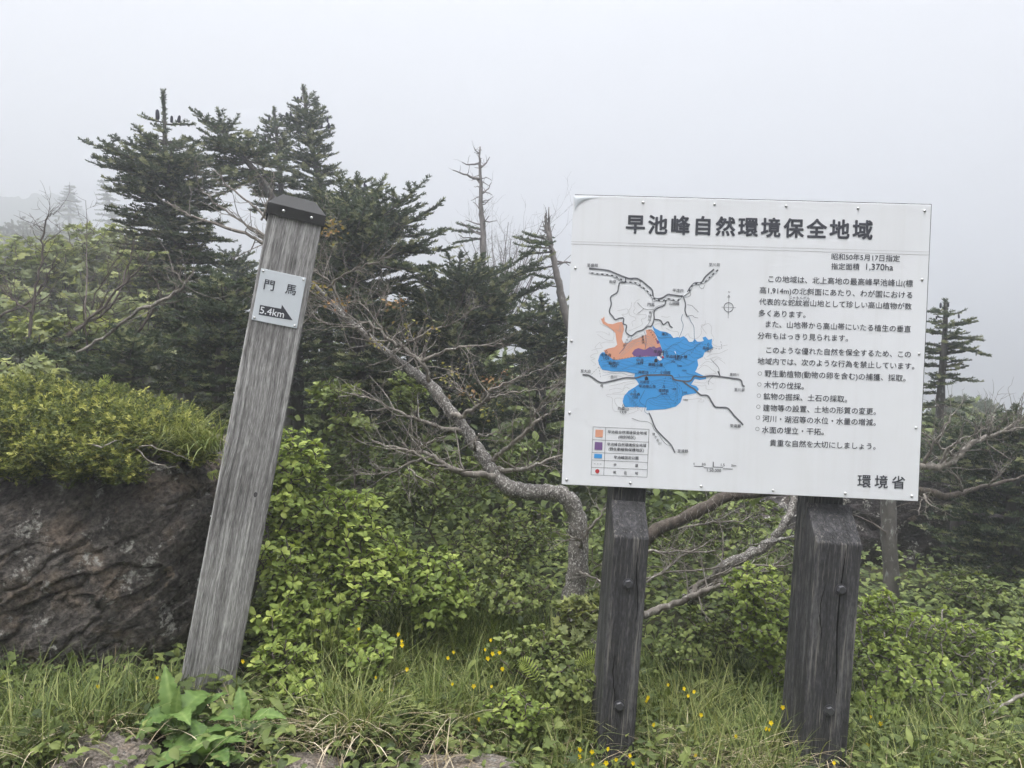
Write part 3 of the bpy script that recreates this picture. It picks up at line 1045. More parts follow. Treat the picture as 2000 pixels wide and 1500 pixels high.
# ------------------------------------------------------------------ dead and bare trees
def twigs_on(mb, cur, rad, rg, count, l0, l1, depth=2, up=0.2, mat=0, sides=3, bias=None):
    """Random bare twigs along a branch, each forking again."""
    n = len(cur)
    for _ in range(count):
        k = rg.randint(int(n * 0.25), n - 1)
        p = cur[k]
        tg = unit(cur[min(n - 1, k + 1)] - cur[max(0, k - 1)])
        rv = np.array([rg.gauss(0, 1), rg.gauss(0, 0.6), rg.gauss(0, 1) + up])
        dv = unit(tg * 0.8 + unit(rv) * 0.9 + (bias if bias is not None else 0))
        L = rg.uniform(l0, l1)
        pts = [p]
        for q in range(4):
            dv = unit(dv + np.array([rg.gauss(0, 0.22), rg.gauss(0, 0.22), rg.gauss(0, 0.22) + 0.06]))
            pts.append(pts[-1] + dv * L / 4)
        r = min(rad[k] * 0.55, 0.006) * (0.6 + 0.4 * L / l1)
        r = max(r, 0.0012)
        mb.tube(pts, np.linspace(r, r * 0.35, 5), sides, mat, 0.5, False)
        if depth > 1:
            twigs_on(mb, np.array(pts), np.linspace(r, r * 0.4, 5), rg, rg.randint(1, 4), l0 * 0.45, l1 * 0.45, depth - 1, up, mat, 3, bias)


def branch(mb, pl, rg=None, sides=6, n=5, wob=0.0):
    """pl: rows (x_px, y_px, depth, width_px)."""
    pts = np.array([P(x, y, d) for x, y, d, w in pl])
    rad = np.array([w * d / FPX / 2 for x, y, d, w in pl])
    cur = catmull(pts, n)
    r = np.interp(np.linspace(0, 1, len(cur)), np.linspace(0, 1, len(pl)), rad)
    if rg and wob:
        cur = cur + np.array([[rg.gauss(0, wob), rg.gauss(0, wob), rg.gauss(0, wob)] for _ in cur])
        r = r * np.array([rg.uniform(0.9, 1.12) for _ in r])
    mb.tube(cur, r, sides)
    return cur, r


def to_ground(pl):
    x, y, d, w = pl[0]
    p = P(x, y, d)
    g = float(gz(p[0], p[1])) - 0.08
    return g


def spire(label, trunk, d, stubs, seed, tufts=()):
    rg = random.Random(seed)
    pl = [(x, y, d, w * 0.78) for x, y, w in trunk]
    base = P(*pl[-1][:3])
    g = float(gz(base[0], base[1]))
    pl.append((trunk[-1][0] + 2, 750 + (CAMZ - g + 0.1) / d * FPX, d, trunk[-1][2] * 1.2))
    root = empty('dead_tree', (base[0], base[1], g), label, 'dead tree')
    mb = MB()
    cur, r = branch(mb, pl, rg, 8, 6, 0.004)
    mb.build('trunk', M['dead'], root, True)
    wb = MB()
    n = len(cur)
    ytop, ybot = trunk[0][1], stubs[1]
    for k in range(stubs[0]):
        y = ytop + (ybot - ytop) * (k + rg.random()) / stubs[0]
        x = np.interp(y, [q[1] for q in trunk], [q[0] for q in trunk])
        rel = (y - ytop) / (ybot - ytop)
        a = rg.uniform(0, 6.28)
        L = (0.03 + 0.2 * rel) * rg.uniform(0.4, 1.3)
        p = P(x, y, d)
        dv = np.array([math.cos(a), math.sin(a), rg.uniform(-0.2, 0.5)])
        pts = [p]
        for q in range(4):
            dv = unit(dv + np.array([rg.gauss(0, 0.2), rg.gauss(0, 0.2), rg.gauss(0, 0.25)]))
            pts.append(pts[-1] + dv * L / 4)
        wb.tube(pts, np.linspace(0.008, 0.003, 5) * (0.5 + rel * 0.7), 4, 0, 0.5, False)
        if rg.random() < 0.5: twigs_on(wb, np.array(pts), np.linspace(0.006, 0.002, 5), rg, 2, 0.03, 0.1, 1)
    for (pts_, w) in stubs[2]:
        c, rr = branch(wb, [(x, y, d, w * (1 - 0.7 * i / (len(pts_) - 1))) for i, (x, y) in enumerate(pts_)], rg, 5, 4, 0.003)
        twigs_on(wb, c, rr, rg, 3, 0.04, 0.14, 1)
    wb.build('branches', M['dead'], root)
    if tufts:
        lv, w2 = [], MB()
        for (x0, y0, x1, y1, dd) in tufts:
            A, B = P(x0, y0, d), P(x1, y1, d + dd)
            v = B - A
            ext = float(np.linalg.norm(v[:2]))
            add_bough(lv, w2, A, np.array([v[0] / ext, v[1] / ext, 0]), ext, v[2] / ext, 0.2, rg, 0.3, 0.06, 0.42, 0.12, 0.07)
        cm = MB(); finish_crown(cm, lv, seed, SHOOTS); cm.build('crown', M['fir'], root); w2.build('bough', M['bark_fir'], root)
    return root


spire('dead grey tree spire with short broken twigs and one green tuft left of the board',
      [(937, 287, 4), (938, 340, 8), (940, 400, 12), (944, 460, 16), (940, 540, 20), (932, 620, 22), (927, 740, 25)], 7.0,
      (34, 470, [([(938, 350), (912, 342), (884, 332)], 6), ([(938, 318), (915, 322), (902, 316)], 4), ([(937, 300), (928, 292), (925, 286)], 3), ([(938, 330), (950, 318), (956, 306)], 4),
                ([(939, 380), (950, 372), (960, 358)], 4), ([(940, 360), (932, 352), (922, 350)], 4)]), 201,
      [(943, 455, 886, 448, 0.1), (943, 465, 900, 470, -0.2), (943, 450, 905, 436, 0.3)])
spire('forked half-dead tree with green tufts close to the left edge of the board',
      [(1066, 416, 5), (1068, 440, 9), (1074, 470, 13), (1084, 520, 16), (1094, 570, 19), (1112, 640, 21), (1140, 730, 22), (1190, 900, 24), (1222, 1060, 26)], 5.8,
      (16, 520, [([(1078, 480), (1073, 440), (1072, 404)], 7), ([(1070, 452), (1064, 446), (1060, 432)], 4)]), 202,
      [(1074, 478, 1015, 462, 0.15), (1076, 485, 1018, 478, 0.1), (1078, 492, 1024, 492, -0.2), (1076, 480, 1040, 470, -0.3), (1090, 545, 1050, 535, 0.2), (1080, 520, 1030, 525, 0.2), (1088, 560, 1060, 555, 0), (1078, 470, 1040, 455, 0.3)])

# bare brush of fine branches in the fog behind the dead spire
def bare_shrub(label, cx, ybase, d, W, H, seed, count=26, mat='dead'):
    rg = random.Random(seed)
    b = P(cx, ybase, d)
    root = empty('bare_shrub', (b[0], b[1], float(gz(b[0], b[1]))), label, 'bare shrub')
    mb = MB()
    for k in range(count):
        a = rg.uniform(-0.75, 0.75)
        L = H * d / FPX * rg.uniform(0.6, 1.05)
        dv = np.array([math.sin(a) * W / H * 1.2, rg.uniform(-0.4, 0.4), math.cos(a)])
        dv = unit(dv)
        pts = [b + np.array([rg.uniform(-.1, .1), rg.uniform(-.1, .1), 0])]
        for q in range(6):
            dv = unit(dv + np.array([rg.gauss(0, 0.1), rg.gauss(0, 0.1), rg.gauss(0, 0.1)]))
            pts.append(pts[-1] + dv * L / 6)
        pts = np.array(pts)
        mb.tube(pts, np.linspace(0.009, 0.003, 7), 4, 0, 0.5, False)
        twigs_on(mb, pts, np.linspace(0.009, 0.003, 7), rg, 9, L * 0.15, L * 0.4, 2, 0.6)
    mb.build('branches', M[mat], root)
    return root


bare_shrub('hazy leafless brushy shrub behind the dead spire', 985, 640, 8.5, 120, 215, 211)

# the leaning birch: bent trunk and spreading bare branches
def leaning_birch():
    rg = random.Random(301)
    b = P(1118, 1190, 3.3)
    root = empty('leaning_birch', (b[0], b[1], float(gz(b[0], b[1]))), 'bare crooked birch leaning far to the left from beneath the board', 'birch tree')
    mb = MB()
    D = 3.3
    tr = [(1112, 1260, D, 62.2), (1116, 1200, D, 52.1), (1126, 1130, D, 40.3), (1130, 1060, D, 37.0), (1124, 1000, D, 35.3), (1098, 966, D, 31.9), (1060, 962, D + .05, 31.9), (1012, 958, D + .1, 31.9),
          (975, 938, D + .15, 29.4), (945, 895, D + .2, 25.2), (915, 848, D + .25, 23.5), (875, 795, D + .3, 22.7), (835, 748, D + .35, 21.0), (800, 722, D + .4, 18.5), (760, 692, D + .4, 16.8), (715, 655, D + .45, 14.3),
          (670, 615, D + .5, 11.8), (630, 575, D + .5, 9.2), (596, 540, D + .5, 6.7), (575, 505, D + .5, 5.0)]
    cur, r = branch(mb, tr, rg, 10, 5, 0.0025)
    # root flare
    for a in range(5):
        an = a * 1.25
        q = P(1112, 1225, D)
        mb.tube([q, q + np.array([math.cos(an) * 0.1, math.sin(an) * 0.1, -0.09]), q + np.array([math.cos(an) * 0.2, math.sin(an) * 0.2, -0.2])], [0.05, 0.035, 0.01], 6)
    mb.build('trunk', M['bark_birch'], root, True)
    br = MB()
    B = [
        [(840, 752, D + .35, 9.6), (832, 720, D + .3, 8.8), (820, 705, D + .3, 8.0), (790, 680, D + .3, 7.2), (770, 670, D + .3, 6.4), (735, 640, D + .3, 5.6), (700, 628, D + .3, 4.8)],
        [(822, 706, D + .3, 7.2), (850, 692, D + .3, 5.6), (880, 682, D + .25, 4.8), (930, 676, D + .2, 3.2), (985, 672, D + .2, 1.6)],
        [(760, 690, D + .4, 7.2), (790, 676, D + .35, 5.6), (840, 648, D + .3, 4.0), (890, 628, D + .3, 2.4), (930, 595, D + .3, 1.6)],
        [(715, 655, D + .4, 6.4), (725, 640, D + .35, 5.6), (735, 615, D + .3, 4.0), (755, 595, D + .3, 2.4), (758, 565, D + .3, 1.6)],
        [(705, 640, D + .4, 4.8), (670, 638, D + .35, 3.2), (630, 628, D + .3, 2.4), (605, 610, D + .3, 1.6)],
        [(680, 625, D + .45, 5.6), (650, 560, D + .4, 4.8), (630, 540, D + .4, 4.0), (612, 524, D + .4, 3.2)],
        [(640, 562, D + .4, 4.8), (665, 540, D + .35, 4.0), (700, 522, D + .3, 3.2), (740, 510, D + .3, 2.4), (775, 492, D + .3, 1.6)],
        [(612, 536, D + .5, 3.2), (625, 510, D + .45, 2.4), (632, 480, D + .45, 1.6), (650, 450, D + .45, 1.2)],
        [(875, 800, D + .3, 11.2), (900, 812, D + .2, 9.6), (925, 798, D + .15, 7.2), (945, 785, D + .1, 6.4), (960, 760, D + .1, 4.8), (1000, 742, D + .1, 3.2), (1040, 728, D + .1, 2.4), (1092, 706, D + .1, 1.6)],
        [(945, 786, D + .1, 5.6), (975, 772, D + .1, 4.0), (1015, 765, D + .1, 3.2), (1060, 760, D + .1, 2.4), (1085, 752, D + .1, 1.6)],
        [(940, 788, D + .1, 4.8), (915, 770, D, 4.0), (895, 762, D, 3.2), (880, 750, D, 1.6)],
        [(905, 840, D + .25, 10.4), (870, 838, D + .2, 8.8), (820, 822, D + .15, 7.2), (760, 795, D + .1, 5.6), (715, 776, D + .1, 4.0), (660, 772, D + .1, 2.4)],
        [(955, 905, D + .2, 11.2), (985, 880, D + .1, 8.8), (1030, 840, D, 7.2), (1060, 815, D, 5.6), (1095, 795, D, 3.2), (1140, 770, D, 1.6)],
        [(960, 915, D + .2, 11.2), (1000, 918, D + .1, 8.8), (1040, 912, D, 7.2), (1080, 895, D, 5.6), (1120, 885, D, 3.2)],
        [(1040, 838, D, 4.8), (1050, 800, D, 3.2), (1075, 765, D, 2.4), (1100, 745, D, 1.6)],
        [(970, 930, D + .15, 16.0), (930, 928, D + .05, 13.6), (880, 915, D, 11.2), (840, 888, D, 8.8), (800, 880, D, 7.2), (760, 872, D, 4.8), (722, 858, D, 2.4)],
        [(838, 890, D, 6.4), (800, 905, D - .05, 4.8), (760, 922, D - .05, 3.2), (690, 930, D - .05, 1.6)],
        [(880, 914, D, 6.4), (840, 905, D - .05, 4.8), (800, 882, D - .05, 4.8), (795, 910, D - .05, 3.2), (815, 930, D - .1, 4.0), (850, 945, D - .1, 1.6)],
        [(800, 880, D, 5.6), (830, 868, D, 4.0), (870, 850, D, 2.4)],
        [(925, 880, D + .2, 6.4), (930, 855, D + .1, 4.8), (955, 848, D + .1, 3.2), (975, 842, D + .1, 1.6)],
        [(770, 672, D + .3, 4.0), (720, 612, D + .3, 3.2), (700, 590, D + .3, 2.4), (655, 590, D + .3, 1.6)],
        [(1128, 1075, D, 9.6), (1142, 1050, D - .1, 7.2), (1170, 1010, D - .15, 4.8), (1192, 980, D - .15, 4.0)],
        [(1120, 1110, D, 6.4), (1150, 1125, D - .1, 4.8), (1180, 1140, D - .15, 4.0), (1195, 1150, D - .15, 3.2)],
    ]
    for pl in B:
        c, rr = branch(br, pl, rg, 5, 5, 0.004)
        L = np.linalg.norm(c[-1] - c[0])
        twigs_on(br, c, rr, rg, int(9 + L * 26), 0.05, 0.24, 2, 0.25)
    twigs_on(br, cur[50:], r[50:], rg, 44, 0.08, 0.34, 2, 0.2)
    br.build('branches', M['twig'], root)
    lf = MB()
    rs = np.random.RandomState(9)
    for (x, y, rr_, n, t0, t1) in [(638, 440, 22, 70, 0.2, 0.7), (770, 595, 16, 26, 0.0, 0.4), (668, 590, 18, 24, 0.0, 0.4), (830, 648, 26, 30, 0.5, 1), (885, 730, 26, 34, 0.6, 1), (965, 740, 18, 30, 0, 0.4),
                                   (915, 766, 18, 30, 0.0, 0.4), (945, 790, 26, 34, 0.7, 1), (735, 665, 14, 20, 0.4, 0.9), (990, 960, 12, 14, 0.6, 1), (622, 560, 14, 26, 0.3, 0.8)]:
        c = P(x, y, D + 0.25)
        pos = c + rs.normal(0, 1, (n, 3)) * rr_ * D / FPX * np.array([1, 1, 0.55])
        d = unit(rs.normal(0, 1, (n, 3)) * np.array([1, 1, 0.5]) + np.array([0, 0, -0.3]))
        lf.inst(MAPLE, frames(d, unit(rs.normal(0, .5, (n, 3)) + np.array([0, 0, 1]))), pos, rs.uniform(0.014, 0.028, n), rs.uniform(t0, t1, n))
    lf.build('leaves', M['autumn'], root)
    return root


leaning_birch()


def right_birch():
    rg = random.Random(302)
    D = 3.6
    b = P(1215, 1150, D)
    root = empty('leaning_birch', (b[0], b[1], float(gz(b[0], b[1]))), 'mossy birch limb slanting up behind the board with bare boughs showing at its right', 'birch tree')
    mb = MB()
    tr = [(1170, 1230, D, 36.8), (1215, 1110, D, 28.8), (1270, 1045, D, 25.6), (1340, 1010, D, 24.0), (1420, 972, D, 22.4), (1500, 958, D + .1, 21.6), (1580, 955, D + .2, 22.4), (1660, 955, D + .3, 20.8), (1740, 955, D + .4, 19.2),
          (1800, 958, D + .4, 16.0), (1850, 968, D + .45, 12.8), (1878, 962, D + .45, 9.6), (1930, 948, D + .5, 8.0), (1985, 935, D + .5, 5.6), (2050, 915, D + .5, 3.2)]
    cur, r = branch(mb, tr, rg, 9, 5, 0.003)
    mb.build('trunk', M['bark_mossy'], root, True)
    br = MB()
    B = [[(1660, 955, D + .3, 17.6), (1740, 920, D + .35, 17.6), (1800, 910, D + .4, 16.0), (1835, 912, D + .4, 14.4), (1868, 895, D + .4, 12.0), (1895, 868, D + .4, 10.4), (1935, 852, D + .4, 8.0), (1975, 840, D + .4, 5.6), (2040, 832, D + .4, 3.2)],
         [(1868, 896, D + .4, 6.4), (1850, 880, D + .4, 4.8), (1800, 848, D + .35, 3.2), (1770, 835, D + .35, 2.4)],
         [(1838, 908, D + .4, 6.4), (1855, 875, D + .35, 4.8), (1880, 858, D + .35, 3.2), (1915, 842, D + .35, 2.4), (1930, 820, D + .3, 1.6)],
         [(1805, 905, D + .4, 7.2), (1822, 870, D + .35, 5.6), (1845, 835, D + .3, 4.0), (1862, 805, D + .3, 2.4)],
         [(1930, 853, D + .4, 5.6), (1935, 830, D + .35, 4.0), (1942, 815, D + .35, 2.4)],
         [(1960, 842, D + .4, 4.8), (1985, 825, D + .4, 3.2), (2005, 812, D + .4, 2.4)],
         [(1880, 963, D + .45, 5.6), (1870, 935, D + .4, 4.0), (1850, 915, D + .4, 2.4)],
         [(1930, 948, D + .5, 4.8), (1950, 930, D + .4, 3.2), (1960, 915, D + .4, 1.6)],
         [(1800, 958, D + .4, 5.6), (1815, 985, D + .3, 4.0), (1830, 1000, D + .3, 1.6)],
         ]
    for pl in B:
        c, rr = branch(br, pl, rg, 6, 5, 0.004)
        L = np.linalg.norm(c[-1] - c[0])
        twigs_on(br, c, rr, rg, int(8 + L * 20), 0.05, 0.22, 2, 0.4)
    br.build('branches', M['twig'], root)
    return root


right_birch()


def fallen_limb(label, pls, seed, mat='twig', tw=10, name='fallen_branch', cat='branch'):
    rg = random.Random(seed)
    b = P(*pls[0][0][:3])
    root = empty(name, b, label, cat)
    mb = MB()
    for pl in pls:
        c, r = branch(mb, pl, rg, 6, 5, 0.004)
        twigs_on(mb, c, r, rg, tw, 0.06, 0.25, 2, 0.2)
    mb.build('wood', M[mat], root)
    return root


fallen_limb('grey barked bough rising from the brush between the two board posts',
            [[(1340, 1175, 3.5, 28.8), (1385, 1140, 3.45, 26.4), (1420, 1105, 3.4, 24.0), (1470, 1080, 3.4, 20.8), (1510, 1055, 3.4, 18.4), (1535, 1020, 3.4, 16.0), (1548, 985, 3.45, 13.6), (1550, 940, 3.5, 12.0), (1556, 880, 3.6, 9.6)],
             [(1500, 1060, 3.4, 8.0), (1540, 1050, 3.35, 6.4), (1575, 1045, 3.3, 4.8)]], 311, 'bark_birch', 6, 'leaning_bough', 'bough')
fallen_limb('bleached dead branch lying low between the two board posts',
            [[(1258, 1202, 3.2, 16), (1300, 1188, 3.2, 15), (1340, 1172, 3.2, 13), (1380, 1150, 3.2, 11), (1420, 1142, 3.2, 8)],
             [(1350, 1168, 3.25, 8), (1365, 1140, 3.3, 10), (1420, 1132, 3.3, 10), (1480, 1120, 3.3, 8), (1530, 1103, 3.3, 4)],
             [(1340, 1150, 3.3, 6), (1420, 1118, 3.3, 8), (1470, 1105, 3.3, 6), (1515, 1108, 3.3, 3)]], 312)
fallen_limb('thin dead branches tangled behind the left board post',
            [[(1262, 1075, 3.3, 6), (1320, 1078, 3.3, 5), (1395, 1078, 3.3, 3)], [(1262, 1130, 3.3, 5), (1300, 1118, 3.3, 4), (1390, 1110, 3.3, 4), (1440, 1095, 3.3, 2)],
             [(1325, 1032, 3.5, 5), (1390, 1022, 3.5, 4), (1460, 1015, 3.5, 2)], [(1262, 1140, 3.2, 4), (1330, 1090, 3.3, 4), (1400, 1050, 3.4, 2)]], 313, 'twig', 14)
fallen_limb('pale dry branch reaching in from the lower right edge',
            [[(1915, 1420, 2.9, 4), (1950, 1385, 2.9, 6), (2010, 1350, 2.9, 8), (2060, 1330, 2.9, 9)], [(1935, 1405, 2.9, 4), (1932, 1360, 2.95, 3), (1940, 1330, 3, 2)]], 314, 'twig', 5)
fallen_limb('bare pale branch poking up between the maple thicket and the firs',
            [[(150, 690, 4.2, 5.2), (200, 660, 4.2, 6.0), (260, 615, 4.1, 6.8), (315, 588, 4.0, 6.8), (345, 570, 4.0, 6.0), (365, 548, 4.0, 4.5), (378, 530, 4.0, 2.2)], [(360, 555, 4.0, 3.8), (340, 530, 4.0, 3.0), (335, 520, 4.0, 1.5)],
             [(345, 570, 4.0, 3.0), (350, 555, 4, 1.5)]], 315, 'twig', 7)
fallen_limb('long thin leafless branches crossing behind the post cap',
            [[(545, 500, 3.9, 10), (520, 478, 3.9, 7), (470, 452, 3.9, 6), (420, 438, 3.9, 5), (370, 420, 3.9, 4), (326, 395, 3.9, 2)],
             [(540, 470, 3.9, 7), (500, 450, 3.9, 5), (455, 422, 3.9, 4), (420, 395, 3.9, 3), (398, 375, 3.9, 2)],
             [(535, 440, 3.9, 7), (510, 415, 3.9, 5), (480, 392, 3.9, 4), (445, 360, 3.9, 3), (420, 335, 3.9, 2)],
             [(510, 430, 3.85, 5), (520, 405, 3.85, 4), (530, 375, 3.85, 3), (535, 338, 3.85, 2)],
             [(548, 520, 3.9, 9), (535, 490, 3.9, 8), (520, 470, 3.9, 6), (485, 445, 3.9, 4)]], 316, 'twig', 9)

# bare trunks at the right
def bare_trunk(label, pl, seed):
    rg = random.Random(seed)
    b = P(*pl[0][:3])
    root = empty('tree_trunk', (b[0], b[1], float(gz(b[0], b[1]))), label, 'tree')
    mb = MB()
    c, r = branch(mb, pl, rg, 9, 6, 0.003)
    mb.build('trunk', M['bark_fir'], root, True)
    wb = MB()
    twigs_on(wb, c[6:], r[6:], rg, 18, 0.1, 0.4, 2, 0.1)
    wb.build('branches', M['twig_dark'], root)
    return root


bare_trunk('straight grey lichen-flecked trunk in front of the dark bank right of the posts', [(1745, 1300, 4.5, 34), (1742, 1200, 4.5, 33), (1738, 1100, 4.5, 31), (1735, 980, 4.5, 30), (1730, 850, 4.5, 24), (1724, 700, 4.5, 14), (1722, 560, 4.5, 6)], 321)

# ------------------------------------------------------------------ leafy shrubs
def ellipsoid_pts(rs, n, c, r, lo=0.45):
    v = unit(rs.normal(0, 1, (n, 3)))
    k = rs.uniform(lo ** 2, 1, n) ** 0.5
    return np.asarray(c) + v * k[:, None] * np.asarray(r)


def greedy_tree(mb, base, tips, rs, r0=0.0022, jit=0.02, sides=3, mat=0):
    """Connect every tip to the nearest branch point that lies nearer the base; returns tip directions."""
    order = np.argsort(np.linalg.norm(tips - base, axis=1))
    nodes = [np.asarray(base, float)]
    nd = [0.0]
    par, load = [-1], [0]
    arr = np.zeros((len(tips) * 3 + 4, 3)); arr[0] = base
    dd = np.zeros(len(tips) * 3 + 4)
    cnt = 1
    dirs = np.zeros_like(tips)
    tipnode = {}
    segs = []
    parent = {0: -1}
    for t in order:
        p = tips[t]
        dist = np.linalg.norm(arr[:cnt] - p, axis=1)
        below = arr[:cnt, 2] > p[2] + 0.02
        cost = dist + 0.25 * dd[:cnt] + below * 0.4
        k = int(np.argmin(cost))
        a = arr[k]
        m1 = a + (p - a) * 0.4 + rs.normal(0, jit, 3) * min(1, dist[k] * 4) - np.array([0, 0, 0.04 * dist[k]])
        m2 = a + (p - a) * 0.75 + rs.normal(0, jit, 3) * min(1, dist[k] * 4) - np.array([0, 0, 0.02 * dist[k]])
        idx = []
        prev = k
        for q in (m1, m2, p):
            arr[cnt] = q
            dd[cnt] = dd[prev] + np.linalg.norm(q - arr[prev])
            parent[cnt] = prev
            prev = cnt
            idx.append(cnt)
            cnt += 1
        segs.append((k, idx))
        dirs[t] = p - m2
    load = np.ones(cnt)
    for k in range(cnt - 1, 0, -1):
        load[parent[k]] += load[k] * 0.6
    for k, idx in segs:
        ch = [k] + idx
        pts = arr[ch]
        rr = r0 * np.sqrt(np.minimum(load[ch], 60)) * 0.75
        rr[0] = min(rr[0], rr[1] * 1.2)
        mb.tube(pts, rr, sides, mat, 0.5, False)
    return unit(dirs)


def shrub(label, blobs, seed, leaf=0.042, per=6, mat='shrub', stem='twig_dark', tpl=None, base=None, tint=(0.2, 1.0), name='leafy_shrub', cat='shrub', group='leafy shrubs in the undergrowth',
          flat=0.0, extra=0.6, lo=0.25, r0=0.0024, wid=1.0):
    """blobs: rows (x_px, y_px, rx_px, ry_px, depth, rdepth_m, n_tips)."""
    leaf = leaf * (0.76 if tpl is None else 1.0)
    rs = np.random.RandomState(seed)
    tips = []
    for (x, y, rx, ry, d, rd, n) in blobs:
        n = int(n * (1.12 if tpl is None else 1.5))
        tips.append(ellipsoid_pts(rs, n, P(x, y, d), (rx * d / FPX, rd, ry * d / FPX), lo))
    tips = np.vstack(tips)
    g = gz(tips[:, 0], tips[:, 1])
    tips = tips[tips[:, 2] > g + 0.02]
    c = tips.mean(0)
    if base is None:
        b = np.array([c[0], c[1] + 0.05, float(gz(c[0], c[1]))])
    else:
        b = P(*base); b[2] = float(gz(b[0], b[1]))
    root = empty(name, b, label, cat, group)
    st = MB()
    dirs = greedy_tree(st, b, tips, rs, r0)
    st.build('stems', M[stem], root)
    lf = MB()
    n = len(tips)
    ctr = tips.mean(0)
    axis = unit(dirs * 0.5 + np.array([0, 0, 0.9]) + 0.4 * unit(tips - ctr) + rs.normal(0, 0.25, (n, 3)))
    tb = rs.uniform(tint[0], tint[1], n)
    k = per + int(per * extra)
    for q in range(k):
        lowr = q >= per
        az = q * 2.399 + rs.uniform(0, 6.28, n)
        el = rs.uniform(0.15, 0.8, n) if not lowr else rs.uniform(-0.1, 0.4, n)
        F = frames(axis, np.tile([0.2, 1.0, 0.1], (n, 1)))
        s, nn = F[:, :, 0], F[:, :, 2]
        out = s * np.cos(az)[:, None] + nn * np.sin(az)[:, None]
        d = unit(out * np.cos(el)[:, None] + axis * np.sin(el)[:, None] + np.array([0, 0, -flat]))
        pos = tips - (axis * rs.uniform(0.01, 0.05, n)[:, None] * (2.0 if lowr else 0.25))
        L = leaf * rs.uniform(0.65, 1.15, n) * (0.8 if lowr else 1)
        t = np.clip(tb * (0.75 if lowr else 1.0) + rs.normal(0, 0.12, n), 0, 1)
        up = axis + rs.normal(0, 0.2, (n, 3))
        tp = tpl or LEAF
        lf.inst(tp, frames(d, up), pos + out * 0.004, np.stack([L * wid * rs.uniform(.85, 1.1, n), L, L], 1), t)
    lf.build('leaves', M[mat], root)
    return root


shrub('bright green shrub against the lower right side of the leaning post', [(575, 900, 62, 65, 3.0, 0.14, 90), (560, 985, 70, 60, 2.95, 0.15, 80)], 401)
shrub('bright green rosette-leaved shrub in the middle of the brush', [(650, 1010, 110, 60, 3.0, 0.2, 150), (700, 1075, 110, 60, 2.95, 0.2, 130)], 402)
shrub('green shrub crowding the foot of the leaning post', [(560, 1100, 60, 70, 2.75, 0.14, 80), (555, 1195, 62, 70, 2.65, 0.14, 90)], 403)
shrub('green shrub with round leaves behind the grass tussock', [(700, 1140, 100, 60, 2.85, 0.18, 120), (640, 1200, 80, 50, 2.75, 0.15, 70)], 404)
shrub('leafy shrub spreading right of centre beneath the bent birch', [(820, 1120, 95, 55, 3.0, 0.18, 120), (855, 1170, 80, 45, 2.95, 0.15, 80)], 405, tint=(0.1, 0.85))
shrub('low bright shrub just above the broad-leaved plants', [(560, 1290, 60, 55, 2.5, 0.12, 70), (590, 1350, 60, 40, 2.42, 0.1, 50)], 406, leaf=0.038)
shrub('small green shrub amid the grass and violets', [(715, 1270, 60, 40, 2.6, 0.12, 50)], 407, tint=(0.1, 0.8), leaf=0.04)
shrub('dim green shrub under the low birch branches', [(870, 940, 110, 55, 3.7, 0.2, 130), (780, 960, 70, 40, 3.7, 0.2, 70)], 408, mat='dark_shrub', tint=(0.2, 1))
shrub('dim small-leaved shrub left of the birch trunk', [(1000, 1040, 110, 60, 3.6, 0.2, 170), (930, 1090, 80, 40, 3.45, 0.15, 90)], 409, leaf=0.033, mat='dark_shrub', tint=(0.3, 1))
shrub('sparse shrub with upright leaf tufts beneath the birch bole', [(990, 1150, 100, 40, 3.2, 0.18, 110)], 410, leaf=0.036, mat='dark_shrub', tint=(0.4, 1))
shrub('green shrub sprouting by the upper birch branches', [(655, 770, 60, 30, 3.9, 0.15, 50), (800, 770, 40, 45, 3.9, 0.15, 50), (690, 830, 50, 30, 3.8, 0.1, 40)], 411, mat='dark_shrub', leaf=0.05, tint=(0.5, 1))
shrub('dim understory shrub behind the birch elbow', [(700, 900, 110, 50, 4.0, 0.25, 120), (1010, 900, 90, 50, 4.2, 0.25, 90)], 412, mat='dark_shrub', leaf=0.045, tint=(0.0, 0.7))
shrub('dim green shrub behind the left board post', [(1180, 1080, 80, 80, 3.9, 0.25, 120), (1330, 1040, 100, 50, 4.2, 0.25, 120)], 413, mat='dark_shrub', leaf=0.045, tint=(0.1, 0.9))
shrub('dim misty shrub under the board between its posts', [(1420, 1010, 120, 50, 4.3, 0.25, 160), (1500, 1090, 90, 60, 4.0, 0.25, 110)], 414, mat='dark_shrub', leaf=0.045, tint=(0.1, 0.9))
shrub('bright leafy shrub left of the right board post', [(1480, 1150, 70, 50, 3.1, 0.15, 100), (1500, 1215, 80, 55, 3.05, 0.15, 110), (1540, 1290, 50, 50, 3.0, 0.15, 50)], 415, leaf=0.036, tint=(0.2, 0.9), r0=0.0034, stem='twig', lo=0.3)
shrub('thin low shrub in the grass between the board posts', [(1390, 1230, 90, 50, 3.2, 0.2, 110), (1320, 1270, 60, 40, 3.1, 0.15, 60)], 416, leaf=0.032, mat='dark_shrub', tint=(0.3, 1))
shrub('bushy green shrub against the right side of the right board post', [(1725, 1210, 60, 60, 3.1, 0.15, 110), (1720, 1300, 55, 60, 2.95, 0.15, 90), (1715, 1380, 50, 40, 2.85, 0.12, 60)], 417, leaf=0.034, tint=(0.15, 0.85), r0=0.0034, stem='twig', lo=0.3)
shrub('wide twiggy green shrub below the pale trunk', [(1830, 1240, 85, 60, 3.2, 0.2, 170), (1800, 1330, 85, 60, 3.0, 0.2, 150)], 418, leaf=0.033, tint=(0.1, 0.8), r0=0.0034, stem='twig', lo=0.3)
